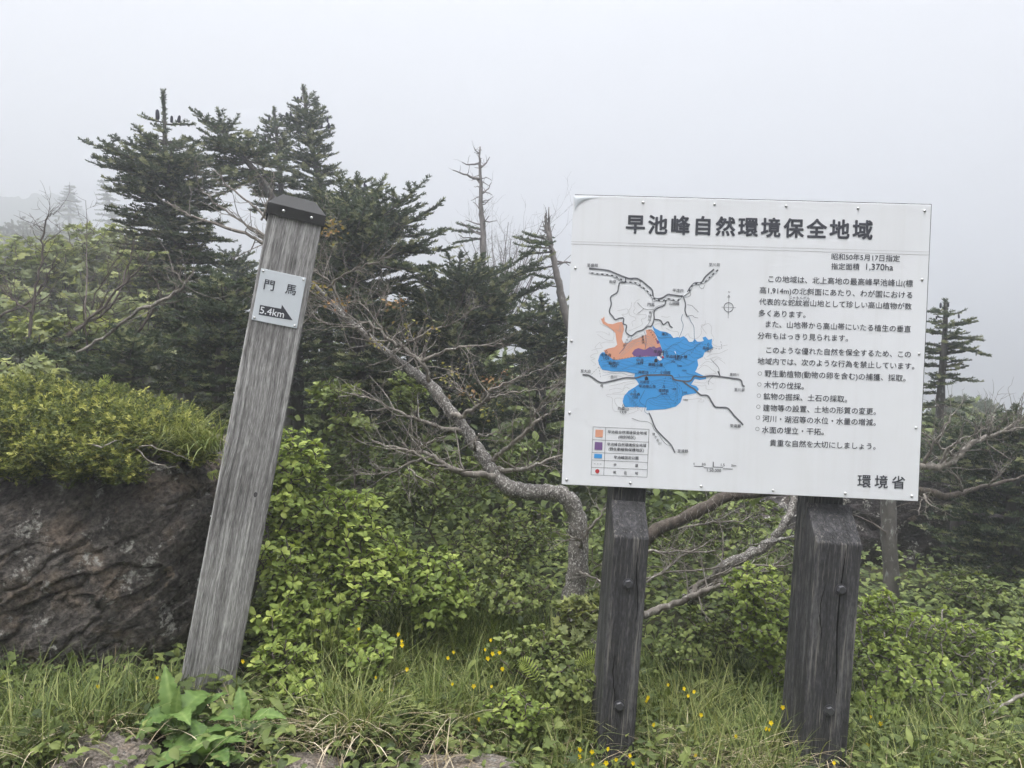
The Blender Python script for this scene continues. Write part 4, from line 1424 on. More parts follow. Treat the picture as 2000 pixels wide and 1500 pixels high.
shrub('green shrub at the lower right edge of the view', [(1940, 1280, 80, 60, 3.2, 0.2, 150), (1930, 1370, 80, 50, 3.05, 0.2, 110), (2040, 1330, 80, 80, 3.1, 0.2, 120)], 419, leaf=0.034, tint=(0.1, 0.8), r0=0.0034, stem='twig', lo=0.3)
shrub('dim leafy bush under the hanging fir boughs at right', [(1900, 1150, 60, 35, 4.2, 0.2, 80), (1985, 1200, 60, 40, 4.0, 0.2, 90)], 420, mat='dark_shrub', leaf=0.04, tint=(0.2, 0.9))
shrub('low maple seedlings at the foot of the bent birch', [(1140, 1190, 55, 30, 2.95, 0.1, 46), (1100, 1240, 50, 25, 2.9, 0.1, 20)], 421, leaf=0.055, per=4, mat='maple', tpl=MAPLE, tint=(0.4, 1), extra=0)
shrub('low leafy brush left of the left board post', [(1040, 1270, 90, 45, 2.8, 0.15, 90), (1110, 1330, 60, 40, 2.65, 0.12, 60)], 422, leaf=0.034, mat='dark_shrub', tint=(0.3, 1))
shrub('small bright shrub beside the violets near the left board post', [(1010, 1390, 70, 40, 2.45, 0.1, 50)], 423, leaf=0.034, tint=(0.1, 0.8))

# maple thicket on the left
def thicket(label, blobs, base, seed, leaf=0.085, per=3, tint=(0.2, 1)):
    return shrub(label, blobs, seed, leaf, per, 'maple', 'twig_dark', MAPLE, base, tint, 'maple_shrub', 'shrub', 'maple thicket behind the boulder', flat=0.35, extra=0.35, lo=0.3, r0=0.004)


thicket('misty green maple shrub at the far left edge', [(40, 530, 90, 75, 7.8, 0.7, 260), (30, 620, 80, 70, 7.2, 0.6, 120)], (60, 800, 7.5), 431, leaf=0.115)
thicket('tallest green maple shrub with bare lower branches behind the boulder', [(215, 500, 110, 60, 8.7, 0.7, 330), (150, 570, 100, 60, 8.1, 0.7, 180)], (180, 790, 8.1), 432, leaf=0.115)
thicket('green maple shrub leaning against the dark fir', [(290, 540, 70, 60, 8.4, 0.6, 180), (270, 620, 90, 60, 7.7, 0.6, 140)], (300, 800, 7.8), 433, leaf=0.115)
thicket('low yellow-green maple shrub just above the creeping juniper', [(130, 655, 120, 50, 4.9, 0.4, 120), (60, 720, 60, 30, 4.0, 0.2, 30)], (110, 800, 4.7), 434, tint=(0.3, 1))
fallen_limb('dark crooked branches of a bare thicket behind the boulder',
            [[(60, 690, 4.6, 8.2), (130, 660, 4.6, 7.4), (200, 600, 4.6, 5.8), (235, 560, 4.6, 4.1), (270, 530, 4.6, 2.9), (290, 500, 4.6, 1.7)],
             [(55, 670, 4.5, 7.4), (62, 620, 4.5, 5.8), (70, 560, 4.5, 4.6), (82, 510, 4.5, 4.1), (83, 470, 4.5, 3.8), (90, 430, 4.5, 2.9), (104, 417, 4.5, 1.7)],
             [(80, 692, 4.7, 7.4), (150, 640, 4.7, 6.1), (215, 600, 4.7, 4.9), (250, 520, 4.8, 3.3), (262, 470, 4.8, 2.1)],
             [(230, 710, 4.7, 7.4), (260, 660, 4.7, 6.1), (300, 600, 4.7, 4.6), (315, 575, 4.7, 3.3), (300, 545, 4.7, 1.7)],
             [(62, 610, 4.5, 3.8), (30, 590, 4.5, 3.3), (0, 560, 4.5, 2.5), (-30, 540, 4.5, 1.7)],
             [(180, 605, 4.6, 3.3), (190, 570, 4.6, 2.5), (215, 525, 4.6, 1.7), (250, 480, 4.6, 1.3)], [(-10, 620, 4.6, 5.8), (40, 600, 4.6, 4.1), (80, 560, 4.6, 2.9), (110, 500, 4.6, 1.7)],
             [(170, 690, 4.6, 4.1), (168, 600, 4.6, 2.9), (170, 480, 5.2, 1.7), (167, 392, 5.2, 0.8)]], 441, 'twig_dark', 26, 'bare_thicket', 'bare shrub')

# ------------------------------------------------------------------ creeping juniper over the boulder
def juniper():
    rs = np.random.RandomState(501)
    rg = random.Random(501)
    root = empty('creeping_juniper', P(200, 900, 2.85), 'yellow-green creeping juniper carpet draped over the big boulder', 'juniper')
    lv = []
    wd = MB()
    # mound blobs: x, y, rx, ry, depth, rdepth, n
    blobs = [(60, 830, 130, 70, 2.85, 0.3, 900), (200, 820, 130, 55, 2.9, 0.3, 900), (310, 830, 90, 55, 2.85, 0.25, 500), (60, 770, 110, 55, 3.1, 0.3, 600), (170, 775, 110, 40, 3.15, 0.3, 500),
             (30, 890, 80, 35, 2.62, 0.1, 260), (110, 860, 60, 35, 2.62, 0.12, 240), (190, 880, 60, 40, 2.6, 0.1, 220), (235, 905, 40, 30, 2.58, 0.06, 90), (150, 905, 30, 22, 2.58, 0.06, 70),
             (375, 870, 45, 30, 2.75, 0.12, 130), (-60, 830, 120, 80, 2.9, 0.3, 500), (270, 790, 110, 30, 3.1, 0.2, 260)]
    for (x, y, rx, ry, d, rd, n) in blobs:
        y += 14
        c = P(x, y, d)
        r = np.array([rx * d / FPX, rd, ry * 0.88 * d / FPX])
        n = int(n * 1.35)
        p = ellipsoid_pts(rs, n, c, r, 0.6)
        out = unit((p - c) / r)
        keep = (out[:, 2] > -0.75)
        p, out = p[keep], out[keep]
        d1 = unit(out * 0.7 + np.array([0.15, -0.35, 0.35]) + rs.normal(0, 0.5, p.shape))
        m = len(p)
        t0 = rs.uniform(0.25, 0.6, m)
        lv.append((p, d1, np.full(m, 0.042), t0))
        # spray: side shoots around each leading shoot
        for sg in (-1, 1):
            for back in (0.02, 0.045):
                sd = unit(np.cross(d1, np.array([0.1, 0.2, 1.0])))
                d2 = unit(d1 * 0.75 + sd * sg * 0.7 + rs.normal(0, 0.15, p.shape))
                lv.append((p - d1 * back, d2, np.full(m, 0.033), t0 - 0.08))
        for k in range(0, m, 5):
            wd.tube([c + (p[k] - c) * 0.5, p[k] - d1[k] * 0.03], [0.0035, 0.0015], 3, 0, 0.5, False)
    cm = MB()
    finish_crown(cm, lv, 502, JSHOOTS, 0.75)
    cm.build('foliage', M['juniper'], root)
    for pl in [[(170, 868, 2.55, 4), (200, 872, 2.5, 3), (225, 862, 2.5, 2)], [(270, 868, 2.6, 4), (320, 880, 2.6, 3), (370, 900, 2.6, 2)], [(265, 875, 2.6, 3), (300, 905, 2.58, 3), (345, 912, 2.58, 2)]]:
        branch(wd, pl, rg, 4, 4, 0.003)
    wd.build('stems', M['twig'], root)


juniper()

# ------------------------------------------------------------------ grass
def blades(mb, base, h, az, lean, width, tint, nseg=5, curve=1.6):
    """Ribbons that bend over along azimuth az; arrays of the same length."""
    n = len(base)
    t = np.linspace(0, 1, nseg + 1)
    hd = np.stack([np.cos(az), np.sin(az), np.zeros(n)], 1)
    sd = np.stack([-np.sin(az), np.cos(az), np.zeros(n)], 1)
    th = lean[:, None] * (0.22 + 0.78 * t[None]) * curve           # bend angle from vertical along the blade
    ds = h[:, None] / nseg
    dx = np.sin(th) * ds
    dz = np.cos(th) * ds
    X = np.concatenate([np.zeros((n, 1)), np.cumsum(dx[:, 1:], 1)], 1)
    Z = np.concatenate([np.zeros((n, 1)), np.cumsum(dz[:, 1:], 1)], 1)
    ctr = base[:, None, :] + X[..., None] * hd[:, None, :] + Z[..., None] * np.array([0, 0, 1.0])
    w = width[:, None] * (1 - 0.9 * t[None] ** 1.6) * (0.6 + 0.4 * np.minimum(1, t[None] * 4))
    L = ctr - w[..., None] * sd[:, None, :] * 0.5
    R = ctr + w[..., None] * sd[:, None, :] * 0.5
    V = np.stack([L, R], 2).reshape(n, -1, 3)
    m = V.shape[1]
    q = np.array([(2 * k, 2 * k + 1, 2 * k + 3, 2 * k + 2) for k in range(nseg)])
    Q = (q[None] + (np.arange(n) * m)[:, None, None]).reshape(-1, 4)
    mb.add(V.reshape(-1, 3), Q, None, 0, np.repeat(tint, m))


def ground_pts(rs, n, x0, x1, y0, y1, clump=0.0, dens=None):
    p = np.stack([rs.uniform(x0, x1, n), rs.uniform(y0, y1, n)], 1)
    if dens is not None:
        k = rs.rand(n) < dens(p[:, 0], p[:, 1])
        p = p[k]
    if clump:
        q = np.stack([rs.uniform(x0, x1, n // 26 + 1), rs.uniform(y0, y1, n // 26 + 1)], 1)
        idx = rs.randint(0, len(q), len(p))
        mv = rs.rand(len(p)) < 0.7
        p[mv] = q[idx[mv]] + rs.normal(0, clump, (mv.sum(), 2))
    return np.column_stack([p, gz(p[:, 0], p[:, 1]) - 0.01])


CLEAR = [(P(345, 1425, 2.2), 0.13), (P(478, 1420, 2.2), 0.14), (P(405, 1490, 2.08), 0.17), (P(220, 1470, 2.04), 0.15), (P(590, 1490, 2.08), 0.13), (P(860, 1490, 2.2), 0.2),
         (P(330, 1480, 2.0), 0.1), (P(480, 1480, 2.0), 0.1), (P(404, 1345, 2.38), 0.14), (P(1203, 1470, 2.38), 0.13), (P(1609, 1478, 2.36), 0.15)]


def clear_mask(b, soft=1.0):
    k = np.ones(len(b), bool)
    for c, r in CLEAR:
        k &= ((b[:, 0] - c[0]) ** 2 + ((b[:, 1] - c[1]) * 0.8) ** 2) > (r * soft) ** 2
    return k


def sedge(mb, rs, x0, x1, y0, y1, nt_, per, h0, h1, l0, l1, spread, tint):
    """Separate little tufts of arching blades."""
    c = np.stack([rs.uniform(x0, x1, nt_), rs.uniform(y0, y1, nt_)], 1)
    size = rs.uniform(0.6, 1.15, nt_)
    tc_ = rs.uniform(tint[0], tint[1], nt_)
    i = np.repeat(np.arange(nt_), per)
    n = len(i)
    p = c[i] + rs.normal(0, spread, (n, 2))
    b = np.column_stack([p, gz(p[:, 0], p[:, 1]) - 0.01])
    k = clear_mask(b)
    b, i = b[k], i[k]
    n = len(b)
    out = b[:, :2] - c[i]
    az = np.arctan2(out[:, 1], out[:, 0]) + rs.normal(0, 0.7, n)
    blades(mb, b, rs.uniform(h0, h1, n) * size[i], az, rs.uniform(l0, l1, n), rs.uniform(0.003, 0.0068, n), np.clip(tc_[i] + rs.normal(0, 0.2, n), 0, 1))


def make_grass():
    rs = np.random.RandomState(601)
    mb = MB()
    sedge(mb, rs, -2.0, 2.6, 1.85, 3.5, 420, 20, 0.06, 0.17, 0.3, 1.25, 0.03, (0.0, 0.7))
    sedge(mb, rs, -1.75, -0.8, 1.95, 2.5, 125, 36, 0.09, 0.24, 0.4, 1.4, 0.035, (0.0, 0.7))
    sedge(mb, rs, 0.25, 1.35, 2.2, 2.8, 100, 36, 0.1, 0.26, 0.3, 1.3, 0.035, (0.1, 0.9))
    sedge(mb, rs, -0.65, 0.3, 2.25, 2.95, 70, 34, 0.1, 0.26, 0.3, 1.3, 0.035, (0.2, 1.0))
    sedge(mb, rs, 1.3, 2.4, 2.45, 3.0, 60, 30, 0.1, 0.24, 0.3, 1.3, 0.035, (0.1, 0.9))
    sedge(mb, rs, -0.45, 0.2, 2.95, 3.4, 30, 30, 0.15, 0.38, 0.3, 1.2, 0.04, (0.0, 0.7))
    sedge(mb, rs, -0.55, 0.35, 2.55, 3.15, 95, 34, 0.14, 0.34, 0.3, 1.25, 0.035, (0.2, 1.0))
    sedge(mb, rs, 0.5, 1.1, 2.7, 3.2, 50, 30, 0.14, 0.32, 0.3, 1.25, 0.035, (0.1, 0.9))
    return tag(mb.build('grass', M['grass']), 'green grass and sedge covering the ground in front', 'grass', kind='stuff')


make_grass()


def make_straw():
    rs = np.random.RandomState(602)
    mb = MB()
    b = ground_pts(rs, 1100, -1.8, 2.4, 1.9, 3.0, 0.05)
    n = len(b)
    blades(mb, b, rs.uniform(0.08, 0.22, n), rs.uniform(0, 6.28, n), rs.uniform(0.6, 1.25, n), rs.uniform(0.002, 0.005, n), rs.uniform(0, 1, n))
    for (x, y, d, k, s) in [(540, 1440, 2.25, 60, 0.1), (860, 1470, 2.3, 80, 0.1), (900, 1350, 2.55, 110, 0.1), (1350, 1440, 2.5, 160, 0.12), (1500, 1470, 2.45, 110, 0.12)]:
        c = P(x, y, d)
        p = np.column_stack([rs.normal(c[0], s, k), rs.normal(c[1], s * 0.6, k)])
        b = np.column_stack([p, gz(p[:, 0], p[:, 1])])
        blades(mb, b, rs.uniform(0.1, 0.25, k), rs.uniform(3.5, 6.2, k), rs.uniform(0.7, 1.2, k), rs.uniform(0.002, 0.0055, k), rs.uniform(0.2, 1, k))
    return tag(mb.build('dry_grass', M['straw']), 'bleached dry grass straws scattered through the green', 'dry grass', kind='stuff')


make_straw()


def make_undergrowth():
    rs = np.random.RandomState(603)
    mb = MB()
    for (tpl, k, L0, L1, y0, y1, x0, x1) in [(LEAF, 13000, 0.018, 0.042, 1.9, 3.4, -1.9, 2.5), (MAPLE, 1300, 0.04, 0.07, 2.0, 3.4, -1.9, 2.4), (LEAF, 12000, 0.03, 0.06, 3.2, 5.5, -2.4, 3.6), (LEAF_LONG, 900, 0.04, 0.08, 2.0, 3.3, -1.9, 2.4)]:
        b = ground_pts(rs, k, x0, x1, y0, y1, 0.09)
        b = b[clear_mask(b, 0.45)]
        n = len(b)
        b[:, 2] += 0.01 + rs.uniform(0, 1, n) ** 1.5 * (0.11 if y0 < 3 else 0.28)
        d = unit(np.stack([rs.normal(0, 1, n), rs.normal(0, 1, n) - 0.2, rs.uniform(-0.1, 0.7, n)], 1))
        up = unit(np.array([0, -0.15, 1.0]) + rs.normal(0, 0.3, (n, 3)))
        mb.inst(tpl, frames(d, up), b, rs.uniform(L0, L1, n), rs.uniform(0, 0.95, n))
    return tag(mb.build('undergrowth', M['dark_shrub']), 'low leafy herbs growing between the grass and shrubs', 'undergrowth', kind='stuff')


make_undergrowth()


def tuft(label, c, n, spread, h, lean, seed, tint=(0.3, 1), mat='grass', width=(0.0035, 0.0075), azr=(0, 6.28), name='grass_tuft', cat='grass tuft', dry=0):
    rs = np.random.RandomState(seed)
    root_z = c[2]
    mb = MB()
    b = np.asarray(c) + rs.normal(0, 1, (n, 3)) * np.array([spread, spread * 0.7, 0.004])
    blades(mb, b, rs.uniform(h[0], h[1], n), rs.uniform(*azr, n), rs.uniform(lean[0], lean[1], n), rs.uniform(*width, n), rs.uniform(*tint, n), 6)
    mats = [M[mat]]
    if dry:
        r2 = MB()
        k = dry
        b = np.asarray(c) + rs.normal(0, 1, (k, 3)) * np.array([spread, spread * 0.6, 0.004])
        blades(r2, b, rs.uniform(h[0], h[1] * 0.95, k), rs.uniform(3.3, 6.2, k), rs.uniform(0.75, 1.25, k), rs.uniform(*width, k), rs.uniform(0.3, 1, k), 6)
        root = empty(name, c, label, cat, 'grass tufts')
        mb.build('green_blades', mats, root)
        r2.build('dry_blades', M['straw'], root)
        return root
    return tag(mb.build(name, mats, None, True, c), label, cat, 'grass tufts')


def on_ground(x, y, d):
    p = P(x, y, d)
    p[2] = float(gz(p[0], p[1])) - 0.01
    return p


tuft('large arching grass tussock with straw skirt at front centre', on_ground(690, 1420, 2.3), 260, 0.07, (0.16, 0.36), (0.3, 1.2), 611, dry=75)
tuft('grass tuft with pale arching blades behind the big tussock', on_ground(640, 1300, 2.65), 150, 0.06, (0.18, 0.4), (0.1, 0.8), 612, dry=25)
tuft('fine grass tuft growing among violets in the middle', on_ground(850, 1330, 2.5), 200, 0.06, (0.12, 0.3), (0.2, 1.0), 613)
tuft('green sedge tuft on the right end of the juniper', P(350, 862, 2.72), 200, 0.07, (0.12, 0.3), (0.7, 1.5), 614, (0.6, 1), azr=(-1.9, 1.0), width=(0.002, 0.004), dry=0)
tuft('thin grass hanging over the boulder edge by the post', P(405, 880, 2.65), 110, 0.05, (0.12, 0.26), (0.9, 1.6), 615, (0.4, 1), azr=(-2.6, 0.6))
tuft('bleached straw clump above the pale rock', on_ground(195, 1425, 2.22), 24, 0.05, (0.12, 0.26), (0.6, 1.25), 616, dry=90)
tuft('tall grass tuft at the foot of the boulder', on_ground(60, 1400, 2.2), 260, 0.1, (0.1, 0.26), (0.2, 1.0), 617)
tuft('grass tuft between boulder and leaning post base', on_ground(270, 1350, 2.4), 200, 0.1, (0.08, 0.2), (0.2, 1.0), 618)
tuft('grass tuft wrapping the foot of the right board post', on_ground(1545, 1500, 2.36), 160, 0.07, (0.06, 0.15), (0.2, 1.0), 619)
tuft('grass tuft between the board posts with straw in it', on_ground(1420, 1440, 2.5), 260, 0.12, (0.12, 0.3), (0.3, 1.1), 620, dry=110)
tuft('grass tuft at the foot of the left board post', on_ground(1130, 1490, 2.36), 150, 0.06, (0.06, 0.15), (0.2, 1.0), 621)
tuft('grass tuft in the lower right corner', on_ground(1880, 1480, 2.6), 240, 0.14, (0.12, 0.3), (0.2, 1.0), 622, dry=60)
tuft('bold sedge tuft arching at the lower left corner', on_ground(90, 1480, 2.08), 130, 0.06, (0.14, 0.3), (0.4, 1.3), 624, (0.1, 0.9), dry=26)
tuft('sedge tuft with bleached blades between pale rock and boulder', on_ground(160, 1400, 2.2), 120, 0.06, (0.12, 0.28), (0.4, 1.3), 625, (0.0, 0.8), dry=40)
tuft('tall arching sedge tuft before the low shrub right of the plants', on_ground(640, 1370, 2.42), 140, 0.06, (0.16, 0.36), (0.35, 1.2), 626, (0.3, 1.0), dry=24)
tuft('dark grass tuft left of the birch bole', on_ground(985, 1240, 3.1), 220, 0.12, (0.2, 0.42), (0.3, 1.0), 623, (0, 0.6))

# ------------------------------------------------------------------ broad-leaved plants, ferns, violets
def big_leaf(mb, b, tip, width, sag, seed, up=(0, 0, 1), teeth=0.12, tint=0.6, fold=0.18):
    rg = random.Random(seed)
    b, tip = np.asarray(b, float), np.asarray(tip, float)
    n, m = 18, 6
    v = tip - b
    s = unit(np.cross(v, np.asarray(up, float)))
    nn = unit(np.cross(s, v))
    L = np.linalg.norm(v)
    V, C = [], []
    for i in range(n + 1):
        t = i / n
        w = width * (math.sin(math.pi * min(1, t ** 0.75 * 0.97 + 0.02)) ** 0.85) * 0.5 + 0.002 * (1 - t)
        w *= (1 + teeth * (1 if i % 2 else -1)) if 0 < i < n else 1
        c = b + v * t + nn * (sag * L * math.sin(math.pi * t) - 0.5 * sag * L * t * t)
        for j in range(-m // 2, m // 2 + 1):
            q = j / (m / 2)
            wav = 0.05 * width * math.sin(i * 1.1 + j) * abs(q)
            V.append(c + s * w * q + nn * (fold * w * abs(q) * 1.3 + wav + 0.02 * width * (1 if i % 2 else -1) * (1 - abs(q))))
            C.append(tint + (0.28 if j == 0 else 0) + (0.1 if i % 3 == 0 else -0.04) + rg.uniform(-0.06, 0.06))
    Q = []
    k = m + 1
    for i in range(n):
        for j in range(m):
            Q.append((i * k + j, i * k + j + 1, (i + 1) * k + j + 1, (i + 1) * k + j))
    mb.add(np.array(V), Q, None, 0, np.clip(C, 0, 1))


def broad_plant(label, base, leaves, seed):
    b = P(*base)
    b[2] = float(gz(b[0], b[1]))
    root = empty('broad_leaved_plant', b, label, 'plant', 'broad-leaved plants at the post foot')
    mb = MB()
    st = MB()
    for k, (x0, y0, x1, y1, w, dd, sag, tint) in enumerate(leaves):
        d = base[2]
        p0, p1 = P(x0, y0, d), P(x1, y1, d + dd)
        up = np.array([0.0, -0.75, 0.65]) if abs(y1 - y0) > abs(x1 - x0) * 1.3 else np.array([0, -0.3, 1.0])
        big_leaf(mb, p0, p0 + (p1 - p0) * 0.93, w * 0.85 * d / FPX, sag, seed + k, up, 0.13, tint - 0.12)
        st.tube([b, (b + p0) / 2 + np.array([0, 0, -0.01]), p0], [0.004, 0.0035, 0.003], 5)
    rg = random.Random(seed)
    for k in range(9):
        a = k * 2.4 + rg.uniform(-.3, .3)
        L = rg.uniform(0.07, 0.14)
        p0 = b + np.array([math.cos(a) * 0.02, math.sin(a) * 0.02, 0.02])
        p1 = p0 + np.array([math.cos(a) * L, math.sin(a) * L, L * rg.uniform(0.1, 0.7)])
        big_leaf(mb, p0, p1, L * rg.uniform(0.38, 0.5), 0.16, seed + 50 + k, (0, 0, 1), 0.09, rg.uniform(0.15, 0.5))
    mb.build('leaves', M['herb'], root, True)
    st.build('stem', M['stem'], root)


broad_plant('broad-leaved plant with upright leaves in front of the leaning post foot', (345, 1425, 2.2),
            [(345, 1410, 320, 1293, 44, 0.05, 0.08, 0.7), (345, 1405, 350, 1335, 26, -0.02, 0.05, 0.85), (355, 1400, 418, 1345, 62, 0.12, 0.2, 0.55), (345, 1395, 372, 1412, 40, -0.12, 0.1, 0.75), (335, 1395, 265, 1425, 60, -0.05, 0.15, 0.35)], 701)
broad_plant('broad-leaved plant with one wide leaf pointing right toward the tussock', (478, 1420, 2.2),
            [(478, 1410, 466, 1335, 34, 0.05, 0.08, 0.65), (480, 1410, 486, 1365, 20, 0.0, 0.05, 0.8), (488, 1405, 564, 1400, 36, -0.02, 0.12, 0.7), (470, 1405, 380, 1418, 38, 0.06, 0.15, 0.5), (475, 1420, 440, 1450, 40, -0.08, 0.1, 0.55)], 711)
broad_plant('broad-leaved plant lowest in the bottom left foreground', (405, 1490, 2.08),
            [(350, 1495, 440, 1430, 44, -0.02, 0.12, 0.8), (405, 1480, 440, 1415, 70, 0.06, 0.1, 0.5), (405, 1490, 405, 1420, 34, 0.0, 0.1, 0.6), (400, 1490, 275, 1482, 40, -0.06, 0.12, 0.8), (410, 1495, 480, 1480, 60, -0.04, 0.12, 0.45), (395, 1490, 310, 1438, 60, 0.08, 0.15, 0.35), (420, 1500, 460, 1465, 36, -0.05, 0.1, .7)], 721)


def fern(label, pts, n, L, seed, d):
    rg = random.Random(seed)
    c = catmull([P(x, y, d) for x, y in pts], 6)
    mb = MB()
    mb.tube(c, 0.0015, 4, 0, 0.5)
    pos, dr, ln = [], [], []
    for k in range(n):
        t = k / n
        i = t * (len(c) - 1)
        p = c[int(i)]
        tg = unit(c[min(len(c) - 1, int(i) + 1)] - c[int(i)] + 1e-6)
        sd = unit(np.cross(tg, [0.1, -1.0, 0.1]))
        for sg in (-1, 1):
            pos.append(p); dr.append(tg * 0.35 + sd * sg); ln.append(L * math.sin(math.pi * (0.15 + 0.83 * t)))
    m = len(pos)
    mb.inst(LEAF_LONG, frames(np.array(dr), np.tile([0, -1.0, 0.4], (m, 1))), np.array(pos), np.stack([np.array(ln) * 0.5, np.array(ln), np.array(ln)], 1), np.full(m, 0.8))
    return tag(mb.build('fern', M['shrub'], None, True, c[0]), label, 'fern', 'small ferns')


fern('small fern frond standing on top of the juniper', [(195, 755), (205, 742), (222, 732)], 10, 0.022, 1, 2.8)
fern('fern frond peeping out between boulder and post', [(405, 925), (420, 928), (440, 918)], 10, 0.022, 2, 2.6)
fern('fern in the grass right of the violets', [(1130, 1300), (1150, 1285), (1175, 1280)], 12, 0.032, 3, 2.7)
fern('fern in the shade right of the small bright shrub', [(1050, 1330), (1030, 1300), (1010, 1290)], 12, 0.032, 4, 2.6)


def violet_mesh():
    mb = MB()
    pts = np.array([[0, 0, 0], [0.004, 0, 0.03], [0.003, -0.003, 0.06], [0, -0.008, 0.075]])
    mb.tube(pts, 0.0011, 4, 1, 0.5)
    c = pts[-1]
    d = []
    for a in (90 + 32, 90 - 32, 180 + 12, -12, 270):
        r = math.radians(a)
        d.append([math.cos(r), -0.25, math.sin(r)])
    n = 5
    mb.inst(LEAF, frames(np.array(d), np.tile([0, -1.0, 0.1], (n, 1))), np.tile(c, (n, 1)), np.array([[0.015, 0.013, 0.013]] * 4 + [[0.02, 0.016, 0.016]]), np.array([0.7, 0.8, 0.6, 0.7, 1.0]))
    o = mb.build('yellow_violet', [M['petal'], M['stem']], None)
    return o


VIO = None


def violets(label, group, pts, seed):
    global VIO
    rg = random.Random(seed)
    for (x, y, d) in pts:
        if VIO is None:
            VIO = o = violet_mesh()
        else:
            o = VIO.copy(); COL.objects.link(o)
        p = P(x, y, d)
        g = float(gz(p[0], p[1]))
        k = rg.uniform(0.42, 0.66)
        o.location = (p[0], p[1], p[2] - 0.075 * k)
        if o.location.z > g + 0.06:      # flowers that stand higher have a longer stem
            pass
        o.scale = (k, k, k)
        o.rotation_euler = (rg.uniform(-.15, .15), rg.uniform(-.2, .2), rg.uniform(-0.5, 0.5))
        tag(o, label, 'flower', group)


violets('small yellow violet blooming in the grass under the centre shrubs', 'yellow violets under the centre shrubs',
        [(701, 1226, 2.6), (776, 1238, 2.62), (782, 1252, 2.6), (786, 1260, 2.6), (735, 1320, 2.5), (742, 1346, 2.46), (890, 1273, 2.65), (878, 1284, 2.62), (950, 1268, 2.68), (962, 1275, 2.66), (958, 1283, 2.64), (972, 1272, 2.66),
         (983, 1304, 2.6), (925, 1337, 2.52), (958, 1340, 2.52), (996, 1357, 2.5), (951, 1368, 2.48), (937, 1404, 2.42), (880, 1334, 2.5), (958, 1250, 2.7), (793, 1305, 2.55)], 1)
violets('small yellow violet in the cluster before the left board post', 'yellow violets before the left board post',
        [(1140, 1460, 2.34), (1155, 1465, 2.33), (1132, 1475, 2.32), (1184, 1462, 2.3), (1185, 1488, 2.28), (1158, 1493, 2.28), (1202, 1480, 2.3), (1232, 1476, 2.3), (1236, 1486, 2.29), (1260, 1360, 2.55), (1274, 1412, 2.48)], 2)
violets('small yellow violet in the grass between the two board posts', 'yellow violets between the board posts',
        [(1305, 1336, 2.7), (1340, 1344, 2.65), (1340, 1358, 2.62), (1368, 1395, 2.55), (1355, 1472, 2.4), (1374, 1484, 2.38), (1434, 1438, 2.45), (1490, 1420, 2.5), (1499, 1422, 2.5), (1510, 1412, 2.5), (1527, 1380, 2.6), (1356, 1350, 2.62), (1258, 1366, 2.6)], 3)
violets('single yellow violet at the foot of the right board post', 'yellow violets by the right board post', [(1630, 1490, 2.26)], 4)
violets('small yellow violet in the lower right grass', 'yellow violets in the lower right grass', [(1802, 1438, 2.7), (1697, 1450, 2.6), (1715, 1410, 2.7), (1700, 1400, 2.72)], 5)
violets('small yellow violet beside the leaning post', 'yellow violets beside the leaning post', [(478, 1289, 2.52), (308, 1322, 2.35), (195, 1338, 2.32)], 6)

# ------------------------------------------------------------------ leaning trail post
def basis(zax, front):
    z = Vector(zax).normalized()
    y = -Vector(front)
    y = (y - z * y.dot(z)).normalized()
    x = y.cross(z)
    return Matrix((x, y, z)).transposed()


def frame_mat(origin, R3):
    m = R3.to_4x4()
    m.translation = Vector(origin)
    return m


def dome_screw(r=0.005, h=0.003, mat_slot=0):
    mb = MB()
    s = 10
    V, Q = [], []
    for t in (0, 0.5, 0.85):
        rr = r * math.cos(t * math.pi / 2)
        for k in range(s):
            a = 2 * math.pi * k / s
            V.append((math.cos(a) * rr, -h * math.sin(t * math.pi / 2), math.sin(a) * rr))
    for i in range(2):
        for k in range(s):
            Q.append((i * s + k, i * s + (k + 1) % s, (i + 1) * s + (k + 1) % s, (i + 1) * s + k))
    V.append((0, -h, 0))
    T = [(2 * s + k, 2 * s + (k + 1) % s, 3 * s) for k in range(s)]
    mb.add(V, Q, T)
    return mb


SCREW = {}


def screw_at(parent, Mw, x, y, z, r=0.005, h=0.0035, mat='screw', name='screw'):
    key = (r, h, mat, name)
    if key not in SCREW:
        o = dome_screw(r, h).build(name, M[mat], None, True)
        fix_normals(o)
        SCREW[key] = o.data
    else:
        o = bpy.data.objects.new(name, SCREW[key]); COL.objects.link(o)
    W = Matrix.Identity(4)
    q = parent
    while q is not None:
        W = q.matrix_basis @ W
        q = q.parent
    o.parent = parent
    o.matrix_basis = W.inverted() @ (Mw @ Matrix.Translation((x, y, z)))
    return o


def text_geo(s, bold=0.0, spacing=1.0):
    c = bpy.data.curves.new('t', 'FONT')
    c.body = s
    c.size = 1.0
    c.resolution_u = 3
    c.offset = bold
    c.space_character = spacing
    c.dimensions = '2D'
    c.fill_mode = 'BOTH'
    o = bpy.data.objects.new('t', c)
    COL.objects.link(o)
    dg = bpy.context.evaluated_depsgraph_get()
    me = bpy.data.meshes.new_from_object(o.evaluated_get(dg))
    V = np.zeros(len(me.vertices) * 3)
    me.vertices.foreach_get('co', V)
    V = V.reshape(-1, 3)[:, :2]
    me.calc_loop_triangles()
    T = np.zeros(len(me.loop_triangles) * 3, np.int32)
    me.loop_triangles.foreach_get('vertices', T)
    bpy.data.objects.remove(o)
    bpy.data.meshes.remove(me)
    bpy.data.curves.remove(c)
    return V, T.reshape(-1, 3)


